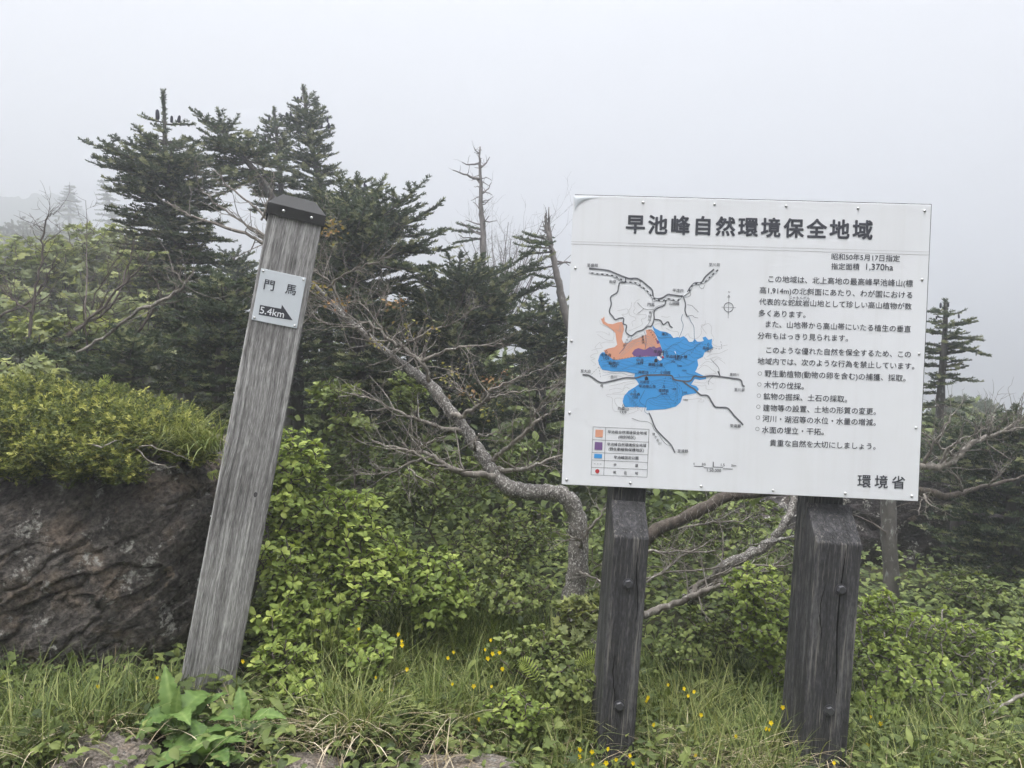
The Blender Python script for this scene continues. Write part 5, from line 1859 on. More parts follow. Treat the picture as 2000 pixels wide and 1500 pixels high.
def put_text(mb, s, a, b, lift, mat=0, bold=0.0, spacing=1.0, ys=1.0):
    """Flat lettering whose middle line runs from a to b (board coordinates x, z)."""
    V, T = text_geo(s, 0.0, spacing)
    a, b = np.asarray(a, float), np.asarray(b, float)
    lo, hi = V.min(0), V.max(0)
    L = np.linalg.norm(b - a)
    k = L / (hi[0] - lo[0])
    u = (b - a) / L
    v = np.array([-u[1], u[0]])
    cy = (lo[1] + hi[1]) / 2
    p = a + (V[:, :1] - lo[0]) * k * u + (V[:, 1:] - cy) * k * ys * v
    offs = [(0, 0)]
    if bold > 0:
        m = 8 if bold > 0.02 else 4
        offs += [(math.cos(2 * math.pi * (j + 0.5) / m) * bold * k, math.sin(2 * math.pi * (j + 0.5) / m) * bold * k) for j in range(m)]
    for j, (ox, oz) in enumerate(offs):
        mb.add(np.stack([p[:, 0] + ox, np.full(len(p), -lift - 0.00004 * j), p[:, 1] + oz], 1), None, T, mat)


def put_poly(mb, pts, lift, mat=0):
    pts = np.asarray(pts, float)
    tr = tessellate_polygon([[Vector((p[0], p[1], 0)) for p in pts]])
    mb.add(np.stack([pts[:, 0], np.full(len(pts), -lift), pts[:, 1]], 1), None, np.array(tr), mat)


def put_line(mb, pts, w, lift, mat=0, smooth=4, dash=None):
    pts = np.asarray(pts, float)
    if smooth and len(pts) > 2: pts = catmull(pts, smooth)
    t = unit(np.gradient(pts, axis=0))
    nrm = np.stack([-t[:, 1], t[:, 0]], 1)
    if dash:
        s = np.concatenate([[0], np.cumsum(np.linalg.norm(np.diff(pts, axis=0), axis=1))])
        k = 0.0
        while k < s[-1]:
            e = min(s[-1], k + dash[0])
            q = np.linspace(k, e, 3)
            pp = np.stack([np.interp(q, s, pts[:, 0]), np.interp(q, s, pts[:, 1])], 1)
            put_line(mb, pp, w, lift, mat, 0)
            k += dash[0] + dash[1]
        return
    A, B = pts + nrm * w / 2, pts - nrm * w / 2
    V = np.empty((len(pts) * 2, 2))
    V[0::2], V[1::2] = A, B
    Q = [(2 * i, 2 * i + 1, 2 * i + 3, 2 * i + 2) for i in range(len(pts) - 1)]
    mb.add(np.stack([V[:, 0], np.full(len(V), -lift), V[:, 1]], 1), Q, None, mat)


def post():
    d = 2.5
    bot = P(404, 1345, d)
    top = P(577, 428, d)
    z = unit(top - bot)
    yaw = math.radians(19)
    R = basis(z, (math.sin(yaw), -math.cos(yaw), 0.0))
    g = float(gz(bot[0], bot[1]))
    root = empty('trail_post', (bot[0], bot[1], g), 'grey weathered wooden trail post leaning right with a dark metal cap', 'trail post')
    # front face centre line passes through bot/top: shift back by half the depth
    wx, dep, Lg = 0.176, 0.15, float(np.linalg.norm(top - bot))
    Mw = frame_mat(bot, R)
    mb = MB()
    bevel_box(mb, -wx / 2, wx / 2, 0, dep, -0.35, Lg + 0.03, 0.004)
    o = local_obj('shaft', mb, M['wood_grey'], Mw, root); fix_normals(o)
    # knot hole
    # cap: skirt plus hipped top
    cb = MB()
    s = 0.008
    x0, x1, y0, y1 = -wx / 2 - s, wx / 2 + s, -s, dep + s
    zb, zt, zr = Lg - 0.004, Lg + 0.034, Lg + 0.084
    i = 0.041
    V = [(x0, y0, zb), (x1, y0, zb), (x1, y1, zb), (x0, y1, zb), (x0, y0, zt), (x1, y0, zt), (x1, y1, zt), (x0, y1, zt),
         (x0 + i, (y0 + y1) / 2 - 0.012, zr), (x1 - i, (y0 + y1) / 2 - 0.012, zr), (x1 - i, (y0 + y1) / 2 + 0.012, zr), (x0 + i, (y0 + y1) / 2 + 0.012, zr)]
    Q = [(0, 1, 5, 4), (1, 2, 6, 5), (2, 3, 7, 6), (3, 0, 4, 7), (4, 5, 9, 8), (5, 6, 10, 9), (6, 7, 11, 10), (7, 4, 8, 11), (8, 9, 10, 11)]
    cb.add(V, Q)
    cap = local_obj('cap', cb, M['cap'], Mw, root); fix_normals(cap)
    bev = cap.modifiers.new('edge', 'BEVEL'); bev.width = 0.0012; bev.segments = 1
    for x in (-0.042, 0.05):
        screw_at(cap, Mw, x, y0 - 0.001, zb + 0.02, 0.0052, 0.003)
    # white plate: hit the photographed corners on the front face
    def face(x, y):
        r = np.array([(x - 1000) / FPX, 1, -(y - 750) / FPX])
        Minv = Mw.inverted()
        o_ = np.array(Minv @ Vector((0, 0, CAMZ)))
        dv = np.array(Minv.to_3x3() @ Vector(r))
        t = -o_[1] / dv[1]
        h = o_ + dv * t
        return np.array([h[0], h[2]])
    cs = [face(512, 523), face(601, 545), face(576, 643), face(490, 622)]
    c = np.mean(cs, 0)
    w = (np.linalg.norm(cs[1] - cs[0]) + np.linalg.norm(cs[2] - cs[3])) / 2
    h = (np.linalg.norm(cs[3] - cs[0]) + np.linalg.norm(cs[2] - cs[1])) / 2
    w = min(w, 0.168)
    pb = MB()
    bevel_box(pb, c[0] - w / 2, c[0] + w / 2, -0.004, -0.0005, c[1] - h / 2, c[1] + h / 2, 0.0008)
    plate = local_obj('direction_plate', pb, M['plate'], Mw, root); fix_normals(plate)
    for sx in (-1, 1):
        for sz in (-1, 1):
            screw_at(plate, Mw, c[0] + sx * (w / 2 - 0.008), -0.004, c[1] + sz * (h / 2 - 0.008), 0.0045, 0.003)
    # plate coordinates in fractions of the plate from its top-left corner
    q = lambda fx, fy: np.array([c[0] - w / 2 + fx * w, c[1] + h / 2 - fy * h])
    ink = MB()
    put_text(ink, '門', q(0.13, 0.285), q(0.345, 0.285), 0.0048, 0, 0.012)
    put_text(ink, '馬', q(0.60, 0.285), q(0.83, 0.285), 0.0048, 0, 0.012)
    put_poly(ink, [q(.12, .69), q(.582, .685), q(.585, .605), q(.878, .86), q(.131, .878)], 0.0046)
    put_text(ink, '5.4km', q(0.145, 0.782), q(0.67, 0.782), 0.0052, 1, 0.01)
    local_obj('lettering', ink, [M['ink'], M['white_ink']], Mw, plate)
    # small bright staples along the left edge
    for k in (0.36, 0.62, 0.9):
        screw_at(root, Mw, -wx / 2 - 0.001, 0.006, Lg * k, 0.003, 0.004, 'screw', 'nail')
    # knot
    kb = MB()
    kp = face(499, 966)
    n = 14
    V = [(kp[0] + math.cos(2 * math.pi * k / n) * 0.006, -0.0012, kp[1] + math.sin(2 * math.pi * k / n) * 0.009) for k in range(n)]
    kb.add(V + [(kp[0], -0.0005, kp[1])], None, [(k, (k + 1) % n, n) for k in range(n)])
    local_obj('knot', kb, M['wood_dark'], Mw, root)
    return root


post()

# ------------------------------------------------------------------ information board
BW, BH = 1.2, 0.99833
def board():
    rx, ry, rz = 0.00655807, 0.04046384, -0.05206061
    R = Matrix.Rotation(rz, 3, 'Z') @ Matrix.Rotation(rx, 3, 'X') @ Matrix.Rotation(ry, 3, 'Y')
    ctr = Vector((0.79032299, 2.52040453, CAMZ + 0.1276743))
    Mw = frame_mat(ctr, R)
    Minv = Mw.inverted()
    eye = np.array(Minv @ Vector((0, 0, CAMZ)))
    R3 = Minv.to_3x3()

    def f(x, y):
        dv = np.array(R3 @ Vector(((x - 1000) / FPX, 1.0, -(y - 750) / FPX)))
        t = -eye[1] / dv[1]
        h = eye + dv * t
        return np.array([h[0], h[2]])

    c1 = lambda X, Y: f(1090 + X / 2.459, 370 + Y / 2.459)
    c2 = lambda X, Y: f(1110 + X / 5.5556, 490 + Y / 5.5556)
    c3 = lambda X, Y: f(1110 + X / 5.0, 640 + Y / 5.0)
    c4 = lambda X, Y: f(1460 + X / 5.358, 480 + Y / 5.358)
    c5 = lambda X, Y: f(1460 + X / 5.358, 700 + Y / 5.358)
    L = lambda fn, pts: [fn(*p) for p in pts]
    root = empty('information_board', (ctr.x, ctr.y + 0.12, float(gz(ctr.x, ctr.y))), 'white information board with Japanese text and coloured map on two dark posts', 'sign board')
    pb = MB()
    bevel_box(pb, -BW / 2, BW / 2, 0, 0.003, -BH / 2, BH / 2, 0.001)
    panel = local_obj('panel', pb, M['panel'], Mw, root); fix_normals(panel)
    fb = MB()
    bevel_box(fb, -BW / 2 + 0.004, BW / 2 + 0.004, 0.0032, 0.022, -BH / 2 + 0.01, BH / 2 + 0.004, 0.002)
    fr = local_obj('backing_board', fb, M['backing'], Mw, root); fix_normals(fr)
    # seam line under the title
    ln = MB()
    put_line(ln, [c1(62, 262), c1(1780, 315)], 0.0012, 0.0009, 0, 0)
    put_line(ln, [c1(62, 250), c1(1782, 300)], 0.0008, 0.0009, 0, 0)
    local_obj('seam', ln, M['ink_line'], Mw, panel)
    # rivets
    for (x, y) in [(100, 55), (408, 63), (752, 72), (1095, 80), (1441, 91), (1760, 103), (83, 378), (65, 728), (55, 1073), (41, 1394), (1748, 433), (1734, 790), (1719, 1145), (1699, 1473),
                   (347, 1410), (687, 1426), (1033, 1446), (1379, 1460)]:
        p = c1(x, y)
        screw_at(panel, Mw, p[0], 0.0, p[1], 0.0052, 0.0045)
    # --- title, dates, body
    tt = MB()
    put_text(tt, '早池峰自然環境保全地域', c1(328, 165), c1(1508, 195), 0.0012, 0, 0.03, 1.24)
    local_obj('title_lettering', tt, M['ink'], Mw, panel)
    bd = MB()
    S = lambda s, fn, a, b, bold=0.008, sp=1.0: put_text(bd, s, fn(*a), fn(*b), 0.0012, 0, bold, sp)
    S('昭和50年5月17日指定', c4, (878, 112), (1592, 134))
    S('指定面積', c4, (875, 214), (1170, 220))
    S('1,370ha', c4, (1240, 224), (1522, 232))
    S('この地域は、北上高地の最高峰早池峰山(標', c4, (218, 352), (1728, 400))
    S('高1,914m)の北斜面にあたり、わが国における', c4, (126, 470), (1722, 522))
    S('代表的な蛇紋岩山地として珍しい高山植物が数', c4, (122, 584), (1716, 634))
    S('じゃもんがん', c4, (440, 540), (650, 548), 0.012, 1.2)
    S('多くあります。', c4, (116, 704), (606, 722))
    S('また、山地帯から高山帯にいたる植生の垂直', c4, (190, 818), (1708, 872))
    S('分布もはっきり見られます。', c4, (106, 938), (1050, 968))
    S('このような優れた自然を保全するため、この', c4, (196, 1090), (1708, 1136))
    S('地域内では、次のような行為を禁止しています。', c5, (106, 26), (1744, 82))
    S('野生動植物(動物の卵を含む)の捕獲、採取。', c5, (178, 160), (1652, 212))
    S('木竹の伐採。', c5, (172, 275), (588, 292))
    S('鉱物の掘採、土石の採取。', c5, (166, 395), (1040, 425))
    S('建物等の設置、土地の形質の変更。', c5, (162, 515), (1342, 555))
    S('河川・湖沼等の水位・水量の増減。', c5, (156, 628), (1340, 670))
    S('水面の埋立・干拓。', c5, (150, 745), (796, 768))
    S('貴重な自然を大切にしましょう。', c5, (232, 882), (1338, 920))
    for (X, Y) in [(128, 158), (123, 273), (118, 390), (112, 506), (108, 620), (102, 738)]:
        q = [c5(X + 19 * math.cos(a), Y + 19 * math.sin(a)) for a in np.linspace(0, 2 * math.pi, 21)]
        put_line(bd, q, 0.0011, 0.0012, 0, 0)
    local_obj('body_lettering', bd, M['ink'], Mw, panel)
    mt = MB()
    put_text(mt, '環境省', c5(1150, 1280), c5(1645, 1300), 0.0012, 0, 0.014, 1.42)
    local_obj('ministry_lettering', mt, M['ink'], Mw, panel)
    # --- map
    mp = MB()   # 0 blue 1 orange 2 purple 3 contour 4 grey road 5 ink 6 white 7 red 8 stream
    blue = L(c2, [(905, 800), (940, 840), (1000, 870), (1060, 880), (1110, 905), (1140, 945), (1180, 935), (1210, 940), (1250, 925), (1285, 950), (1310, 990), (1350, 985), (1370, 955), (1400, 985), (1440, 985), (1470, 975), (1455, 940), (1490, 930), (1520, 965), (1560, 955), (1555, 1010), (1570, 1050), (1530, 1075), (1480, 1100), (1460, 1150), (1400, 1180), (1410, 1240), (1390, 1290)]) + \
        L(c3, [(1237, 429), (1290, 455), (1345, 480), (1345, 500), (1280, 510), (1235, 500), (1200, 555), (1250, 570), (1275, 600), (1250, 640), (1150, 655), (1115, 670), (1095, 730), (1050, 770), (950, 795), (760, 808), (765, 780), (690, 775), (550, 775), (530, 720), (545, 665), (590, 615), (650, 580), (690, 550), (670, 520), (640, 490), (650, 450), (560, 430), (420, 425), (330, 410), (300, 360), (290, 320), (310, 260), (330, 240), (370, 240), (400, 270), (450, 310), (500, 310), (600, 290), (700, 280), (860, 280), (930, 280), (910, 200), (890, 150), (850, 60)])
    put_poly(mp, blue, 0.0006, 0)
    put_poly(mp, L(c2, [(390, 712), (370, 735), (352, 735), (375, 790), (420, 815), (470, 850), (510, 890), (520, 960), (530, 1020), (500, 1045), (430, 1060), (385, 1080), (400, 1110), (480, 1175), (520, 1184), (600, 1172), (700, 1152), (850, 1145), (1000, 1140), (1010, 1060), (985, 985), (960, 950), (930, 880), (890, 850), (840, 860), (850, 905), (760, 945), (700, 965), (650, 1000), (600, 1000), (580, 960), (590, 900), (605, 850), (595, 800), (580, 770), (540, 775), (480, 795), (430, 790), (395, 765)]), 0.0008, 1)
    put_poly(mp, L(c2, [(690, 1110), (720, 1070), (760, 1055), (830, 1075), (880, 1045), (935, 1035), (950, 1055), (1000, 1040), (1020, 1080), (1000, 1140), (920, 1145), (850, 1140), (760, 1150), (710, 1140)]), 0.0010, 2)
    put_poly(mp, L(c2, [(950, 960), (990, 985), (985, 1005), (965, 1010)]), 0.0010, 2)
    # contour lines
    rg = random.Random(5)
    CN = [(c2, [(775, 527), (735, 545), (712, 590), (725, 625), (705, 660), (740, 690), (840, 690), (835, 730), (790, 745), (800, 800), (700, 850), (650, 870)]), (c2, [(685, 555), (680, 610), (655, 650), (670, 700), (720, 720), (730, 750), (690, 770), (700, 820)]),
          (c2, [(530, 650), (580, 640), (640, 630), (640, 680), (580, 690), (620, 720)]), (c2, [(300, 880), (370, 880), (420, 900), (445, 915), (440, 880)]), (c2, [(315, 905), (380, 950), (430, 970), (480, 970), (495, 920), (480, 860), (400, 820), (350, 790), (340, 750)]),
          (c2, [(500, 990), (400, 990), (350, 1010), (370, 1050), (330, 1060), (290, 1050), (330, 1000), (350, 995)]), (c2, [(250, 1080), (300, 1070), (320, 1110), (270, 1120), (240, 1150), (290, 1170), (250, 1190), (300, 1230), (270, 1245)]),
          (c2, [(1010, 710), (1060, 720), (1095, 715), (1100, 712)]), (c2, [(940, 800), (1000, 790), (1020, 850)]), (c2, [(1060, 840), (1120, 870), (1190, 880), (1190, 920)]), (c2, [(1260, 930), (1300, 900), (1320, 940), (1390, 950), (1440, 900), (1440, 830), (1480, 800), (1485, 755)]),
          (c2, [(1500, 900), (1470, 860), (1440, 810), (1480, 800), (1520, 790), (1555, 830), (1550, 890), (1580, 950), (1560, 1000), (1620, 1040), (1680, 1030), (1730, 1020)]), (c2, [(1500, 1150), (1560, 1120), (1640, 1110), (1730, 1070)]),
          (c2, [(1430, 1250), (1500, 1200), (1560, 1210), (1620, 1170), (1700, 1220)]), (c2, [(1400, 1290), (1480, 1240), (1560, 1290), (1600, 1330), (1480, 1340)]), (c2, [(1470, 1150), (1500, 1180), (1600, 1150), (1660, 1170)]),
          (c3, [(400, 570), (500, 550), (560, 530), (640, 520)]), (c3, [(395, 610), (470, 590), (530, 600), (560, 560), (650, 540)]), (c3, [(430, 640), (520, 625), (560, 580), (600, 600)]), (c3, [(540, 690), (460, 690), (460, 740), (520, 790), (620, 780), (690, 760)]),
          (c3, [(640, 650), (400, 650), (380, 670), (430, 690), (430, 780), (470, 820), (600, 800), (660, 790)]), (c3, [(580, 845), (650, 820), (700, 800), (715, 820), (725, 780)]), (c3, [(1130, 660), (1200, 660), (1230, 650)]), (c3, [(1110, 705), (1200, 700), (1300, 690), (1270, 720), (1320, 725), (1320, 700)]),
          (c3, [(1210, 550), (1300, 570), (1340, 560), (1350, 600), (1410, 600)]), (c3, [(1230, 530), (1330, 540), (1360, 520), (1420, 550)]), (c3, [(380, 430), (450, 450), (520, 440), (600, 470), (640, 460)]), (c3, [(390, 480), (480, 470), (560, 490), (650, 480)])]
    for fn, pts in CN: put_line(mp, L(fn, pts), 0.0007, 0.0012, 3, 5)
    for k in range(9):      # inside the orange and purple regions
        x0 = 560 + k * 8
        pts = [(x0 + t * (385 - k * 10) + 8 * rg.uniform(-1, 1), 1150 - k * 20 - 135 * math.sin(t * 2.6) * (1 - k * 0.05) + rg.uniform(-8, 8)) for t in np.linspace(0, 1, 9)]
        put_line(mp, L(c2, pts), 0.0007, 0.0012, 3, 4)
    for k in range(5):
        put_line(mp, L(c2, [(520 + k * 12 + rg.uniform(-6, 6), 850 + k * 10), (560, 880 - k * 20), (600 - k * 4, 860 - k * 14)]), 0.0006, 0.0012, 3, 4)
    for k in range(10):     # inside the park
        y0 = 1010 + k * 26
        pts = [(1030 + t * 420 + 14 * rg.uniform(-1, 1), y0 + 30 * math.sin(t * 9 + k) + rg.uniform(-10, 10) - 30 * t) for t in np.linspace(0, 1, 12)]
        put_line(mp, L(c2, [p for p in pts if p[0] < 1400 or p[1] < 1150]), 0.0007, 0.0012, 8, 4)
    for k in range(7):
        pts = [(370 + t * 640, 1205 + k * 22 + 12 * math.sin(t * 14 + k * 1.3) + rg.uniform(-6, 6)) for t in np.linspace(0, 1, 14)]
        put_line(mp, L(c2, pts), 0.0006, 0.0012, 8, 4)
    for k in range(7):
        r = 60 + k * 28
        pts = [(960 + 1.2 * r * math.cos(a) * rg.uniform(.9, 1.1), 620 + 0.62 * r * math.sin(a) * rg.uniform(.9, 1.1)) for a in np.linspace(-2.6, 2.4, 16)]
        pts = [p for p in pts if 760 < p[0] < 1090 and 500 < p[1] < 780]
        if len(pts) > 3: put_line(mp, L(c3, pts), 0.0006, 0.0012, 8, 4)
    for k in range(5):
        pts = [(570 + k * 18 + 12 * math.sin(t * 7), 650 + k * 16 + t * 40 + 60 * math.sin(t * 3)) for t in np.linspace(0, 1, 8)]
        put_line(mp, L(c3, [(p[0] + 70 * i / 7, p[1]) for i, p in enumerate(pts)]), 0.0006, 0.0012, 8, 4)
    # streams
    ST = [(c2, [(1240, 690), (1225, 740), (1245, 800), (1235, 860), (1200, 945)]), (c2, [(1300, 700), (1330, 770), (1360, 820), (1365, 900), (1368, 1000)]), (c2, [(820, 870), (838, 920), (842, 1000), (828, 1085)]), (c2, [(683, 925), (675, 970), (630, 1010), (600, 1060), (552, 1115)]),
          (c2, [(895, 850), (930, 880), (960, 920), (1000, 945), (1080, 940), (1140, 945)]), (c3, [(745, 610), (720, 660), (695, 715), (720, 745), (750, 765)]), (c3, [(905, 650), (860, 680), (800, 690), (765, 710), (755, 765), (745, 815), (780, 845)]),
          (c3, [(1030, 490), (1120, 480), (1180, 480), (1250, 470), (1340, 480)]), (c3, [(1075, 455), (1090, 480)]), (c3, [(1145, 440), (1200, 460), (1260, 465)])]
    for fn, pts in ST: put_line(mp, L(fn, pts), 0.0013, 0.0014, 8, 4)
    SG = [(c2, [(1290, 585), (1340, 595), (1375, 630), (1412, 665)]), (c2, [(1290, 710), (1340, 700), (1370, 720), (1405, 728)]), (c2, [(750, 562), (785, 600), (820, 628), (880, 638), (925, 635)]), (c2, [(750, 682), (785, 655), (820, 625)]), (c2, [(1050, 580), (970, 600), (925, 640), (905, 680), (895, 730), (870, 790), (830, 830)]),
          (c3, [(1390, 308), (1430, 350), (1465, 390), (1475, 440), (1480, 470)]), (c3, [(1410, 475), (1385, 500), (1365, 530), (1370, 555)]), (c3, [(618, 882), (690, 910), (770, 918), (820, 945)]), (c2, [(910, 500), (915, 545), (935, 550), (960, 540)]), (c2, [(1410, 360), (1430, 400), (1460, 410), (1478, 370)]),
          (c2, [(1320, 440), (1325, 480), (1290, 500), (1260, 500)]), (c2, [(670, 325), (720, 300), (770, 320), (785, 380)]), (c2, [(490, 290), (550, 320), (610, 345)]), (c3, [(820, 945), (835, 990), (880, 1040), (920, 1100), (960, 1140), (1000, 1155)])]
    for fn, pts in SG: put_line(mp, L(fn, pts), 0.0012, 0.0014, 4, 4)
    # roads
    RD = [(c2, [(225, 190), (330, 200), (440, 215), (500, 240), (600, 280), (660, 300), (740, 300), (800, 330), (860, 380), (910, 430), (920, 500), (960, 520), (1020, 510), (1080, 475), (1130, 480), (1240, 490), (1290, 450), (1320, 400), (1370, 350), (1440, 345), (1480, 290), (1520, 250), (1580, 200)]),
          (c2, [(620, 290), (618, 340), (560, 345), (545, 380), (530, 450), (460, 500), (465, 580), (445, 660), (480, 710), (510, 745), (560, 730), (600, 735), (595, 790), (630, 810), (625, 880), (683, 920), (740, 880), (800, 860), (860, 820), (900, 815), (930, 740), (930, 660), (970, 620), (1040, 590), (1060, 530)]),
          (c2, [(930, 742), (1000, 755), (1030, 800), (1080, 770), (1100, 810), (1130, 835)]), (c2, [(1250, 500), (1270, 580), (1265, 650), (1290, 715)]),
          (c3, [(138, 460), (210, 470), (315, 535), (420, 520), (560, 490), (660, 490), (760, 465), (990, 465), (1030, 505), (1110, 520), (1190, 520), (1230, 475), (1300, 480), (1400, 470), (1500, 480), (1600, 495), (1680, 510), (1700, 560), (1720, 575)]),
          (c3, [(1120, 525), (1180, 570), (1230, 600), (1290, 655), (1360, 665), (1400, 725), (1440, 775), (1540, 780), (1580, 810), (1620, 860), (1680, 920), (1705, 950)]), (c3, [(785, 830), (810, 880), (850, 980), (920, 1060), (1000, 1140), (1040, 1220)]), (c3, [(1460, 425), (1480, 470)])]
    for k, (fn, pts) in enumerate(RD): put_line(mp, L(fn, pts), 0.0052 if k in (0, 4, 5) else 0.0042, 0.0016, 4, 5)
    RL = L(c2, [(220, 235), (320, 250), (450, 262), (540, 290), (620, 335), (720, 345), (790, 385), (850, 430), (910, 500), (960, 530), (1020, 540), (1090, 520), (1180, 540), (1230, 495), (1310, 440), (1350, 370), (1420, 355), (1490, 330), (1550, 270), (1625, 205)])
    put_line(mp, RL, 0.0046, 0.0018, 5, 5)
    put_line(mp, RL, 0.0030, 0.0020, 6, 5, (0.0095, 0.0075))
    put_line(mp, L(c2, [(1250, 478), (1290, 448)]), 0.007, 0.0022, 6, 0)
    # footpaths
    for fn, pts in [(c2, [(420, 1200), (520, 1180), (700, 1150), (900, 1150), (1010, 1150), (1290, 1140), (1380, 1040), (1460, 1010), (1570, 1050), (1660, 1060), (1650, 970)]), (c2, [(330, 1260), (250, 1340)]), (c2, [(330, 1260), (350, 1370)]), (c2, [(350, 1280), (340, 1200), (420, 1180)]),
                    (c3, [(930, 380), (960, 440), (940, 520), (935, 580), (1000, 700), (1040, 720), (1040, 760)]), (c3, [(770, 440), (840, 440), (860, 400), (880, 370)]), (c3, [(990, 490), (1080, 560), (1110, 610), (1105, 680), (1040, 715)])]:
        put_line(mp, L(fn, pts), 0.0009, 0.0016, 5, 4, (0.006, 0.004))
    # summits, huts, here-mark
    def tri(fn, X, Y, s):
        q = [fn(X, Y - s), fn(X + s * .8, Y + s * .6), fn(X - s * .8, Y + s * .6), fn(X, Y - s)]
        for a, b in zip(q[:-1], q[1:]): put_line(mp, [a, b], 0.0011, 0.0018, 5, 0)
    for fn, X, Y in [(c2, 412, 1092), (c2, 495, 1170), (c2, 778, 1145), (c2, 1517, 1013), (c3, 650, 617), (c3, 932, 577), (c3, 537, 758)]: tri(fn, X, Y, 16)
    for X, Y in [(855, 320), (762, 495)]:
        put_poly(mp, L(c3, [(X - 16, Y + 18), (X - 16, Y - 3), (X - 20, Y - 3), (X, Y - 22), (X + 20, Y - 3), (X + 16, Y - 3), (X + 16, Y + 18)]), 0.0019, 5)
    put_poly(mp, [c3(922 + 11 * math.cos(a), 288 + 11 * math.sin(a)) for a in np.linspace(0, 2 * math.pi, 16, endpoint=False)], 0.0020, 7)
    put_poly(mp, L(c3, [(865, 283), (885, 280), (910, 300), (912, 315), (890, 322), (870, 305)]), 0.0021, 6)
    put_poly(mp, L(c3, [(1035, 228), (1042, 228), (1052, 252), (1046, 254)]), 0.0021, 6)
    for s, fn, a, b in [('至盛岡', c2, (204, 156), (318, 158)), ('至川井', c2, (1524, 150), (1644, 152)), ('松草', c2, (444, 333), (518, 335)), ('平津戸', c2, (1130, 428), (1248, 432)), ('門馬', c2, (858, 583), (934, 586)), ('山田線', c2, (1094, 568), (1204, 572)),
                        ('至大迫', c3, (120, 422), (218, 426)), ('岳川', c3, (412, 480), (474, 482)), ('岳', c3, (312, 564), (340, 566)), ('河原坊', c3, (680, 434), (782, 438)), ('小田越', c3, (894, 434), (996, 438)), ('薬師川', c3, (1576, 456), (1664, 460)),
                        ('至川井', c3, (1620, 604), (1722, 608)), ('至遠野', c3, (1578, 956), (1684, 960)), ('至遠野', c3, (1066, 1202), (1168, 1206)), ('河原坊', c3, (696, 530), (790, 532)), ('早池峰山荘', c3, (688, 570), (852, 576)), ('小白森', c3, (600, 646), (700, 650)), ('1350', c3, (622, 680), (680, 682)),
                        ('薬師岳', c3, (880, 612), (980, 616)), ('1645', c3, (905, 644), (960, 646)), ('白森山', c3, (484, 788), (586, 793)), ('1339', c3, (506, 823), (566, 826)), ('毛無森', c2, (352, 1128), (466, 1132)), ('1426', c2, (380, 1164), (444, 1167)), ('鶏頭山', c2, (436, 1214), (550, 1218)),
                        ('1445', c2, (460, 1248), (526, 1251)), ('中岳', c2, (738, 1184), (816, 1188)), ('1679', c2, (742, 1218), (810, 1221)), ('早池峰山', c2, (926, 1092), (1080, 1098)), ('1914', c2, (970, 1125), (1034, 1128)), ('早池峰剣ヶ峰', c2, (1056, 1142), (1290, 1148)), ('1827', c2, (1160, 1172), (1226, 1174)),
                        ('避難小屋', c2, (866, 1230), (1024, 1236)), ('高桧山', c2, (1456, 1052), (1566, 1056)), ('1167', c2, (1490, 1088), (1550, 1090)), ('藤沢', c2, (1012, 900), (1082, 904)), ('1200', c3, (1064, 372), (1106, 374)), ('1000', c3, (1110, 418), (1152, 420)), ('1400', c3, (1012, 597), (1054, 599)), ('1200', c3, (1116, 630), (1158, 632)), ('1000', c3, (1122, 704), (1164, 706)), ('1400', c3, (1004, 332), (1042, 334))]:
        put_text(mp, s, fn(*a), fn(*b), 0.0022, 5, 0.012)
    for k, ch in enumerate('御山川'): put_text(mp, ch, c2(872 - k * 4, 668 + k * 40), c2(900 - k * 4, 668 + k * 40), 0.0022, 5, 0.01)
    for k, ch in enumerate('猿ヶ石川'): put_text(mp, ch, c3(820 + k * 20, 1038 + k * 30), c3(846 + k * 20, 1040 + k * 30), 0.0022, 5, 0.01)
    for k, ch in enumerate('黒滝沢'): put_text(mp, ch, c2(792 + k * 4, 930 + k * 32), c2(818 + k * 4, 931 + k * 32), 0.0022, 5, 0.01)
    for k, ch in enumerate('ジガケ沢'): put_text(mp, ch, c2(640 - k * 16, 935 + k * 30), c2(664 - k * 16, 936 + k * 30), 0.0022, 5, 0.01)
    for k, ch in enumerate('アイオン沢'): put_text(mp, ch, c2(868 + k * 18, 862 + k * 24), c2(888 + k * 18, 863 + k * 24), 0.0022, 5, 0.01)
    local_obj('map', mp, [M['map_blue'], M['map_orange'], M['map_purple'], M['ink_line'], M['ink_grey'], M['ink'], M['white_ink'], M['map_red'], M['ink_blueline']], Mw, panel)
    # --- compass
    cm = MB()
    q = [c2(1738 + 50 * math.cos(a), 612 + 50 * math.sin(a)) for a in np.linspace(0, 2 * math.pi, 29)]
    put_line(cm, q, 0.0019, 0.0012, 0, 0)
    put_line(cm, L(c2, [(1662, 610), (1815, 616)]), 0.0011, 0.0014, 0, 0)
    put_line(cm, L(c2, [(1742, 480), (1733, 732)]), 0.0011, 0.0014, 0, 0)
    for a, b in [((1741, 478), (1728, 502)), ((1741, 478), (1752, 504)), ((1728, 502), (1752, 504))]: put_line(cm, L(c2, [a, b]), 0.001, 0.0014, 0, 0)
    put_text(cm, 'N', c2(1736, 447), c2(1754, 448), 0.0012, 0)
    local_obj('compass_symbol', cm, M['ink'], Mw, panel)
    # --- scale bar
    sb = MB()
    for k, ((X0, Y0), (X1, Y1)) in enumerate([((1225, 1352), (1320, 1355)), ((1320, 1367), (1415, 1371)), ((1413, 1360), (1510, 1364)), ((1510, 1377), (1604, 1381))]):
        put_line(sb, L(c3, [(X0, Y0), (X1, Y1)]), 0.0020, 0.0012, 0, 0)
    for s, X, Y, w in [('0', 1221, 1328, 12), ('0.5', 1304, 1331, 36), ('1', 1411, 1334, 7), ('1.5', 1490, 1339, 36), ('2km', 1590, 1345, 48)]: put_text(sb, s, c3(X, Y), c3(X + w, Y + w * 0.03), 0.0012, 0, 0.006)
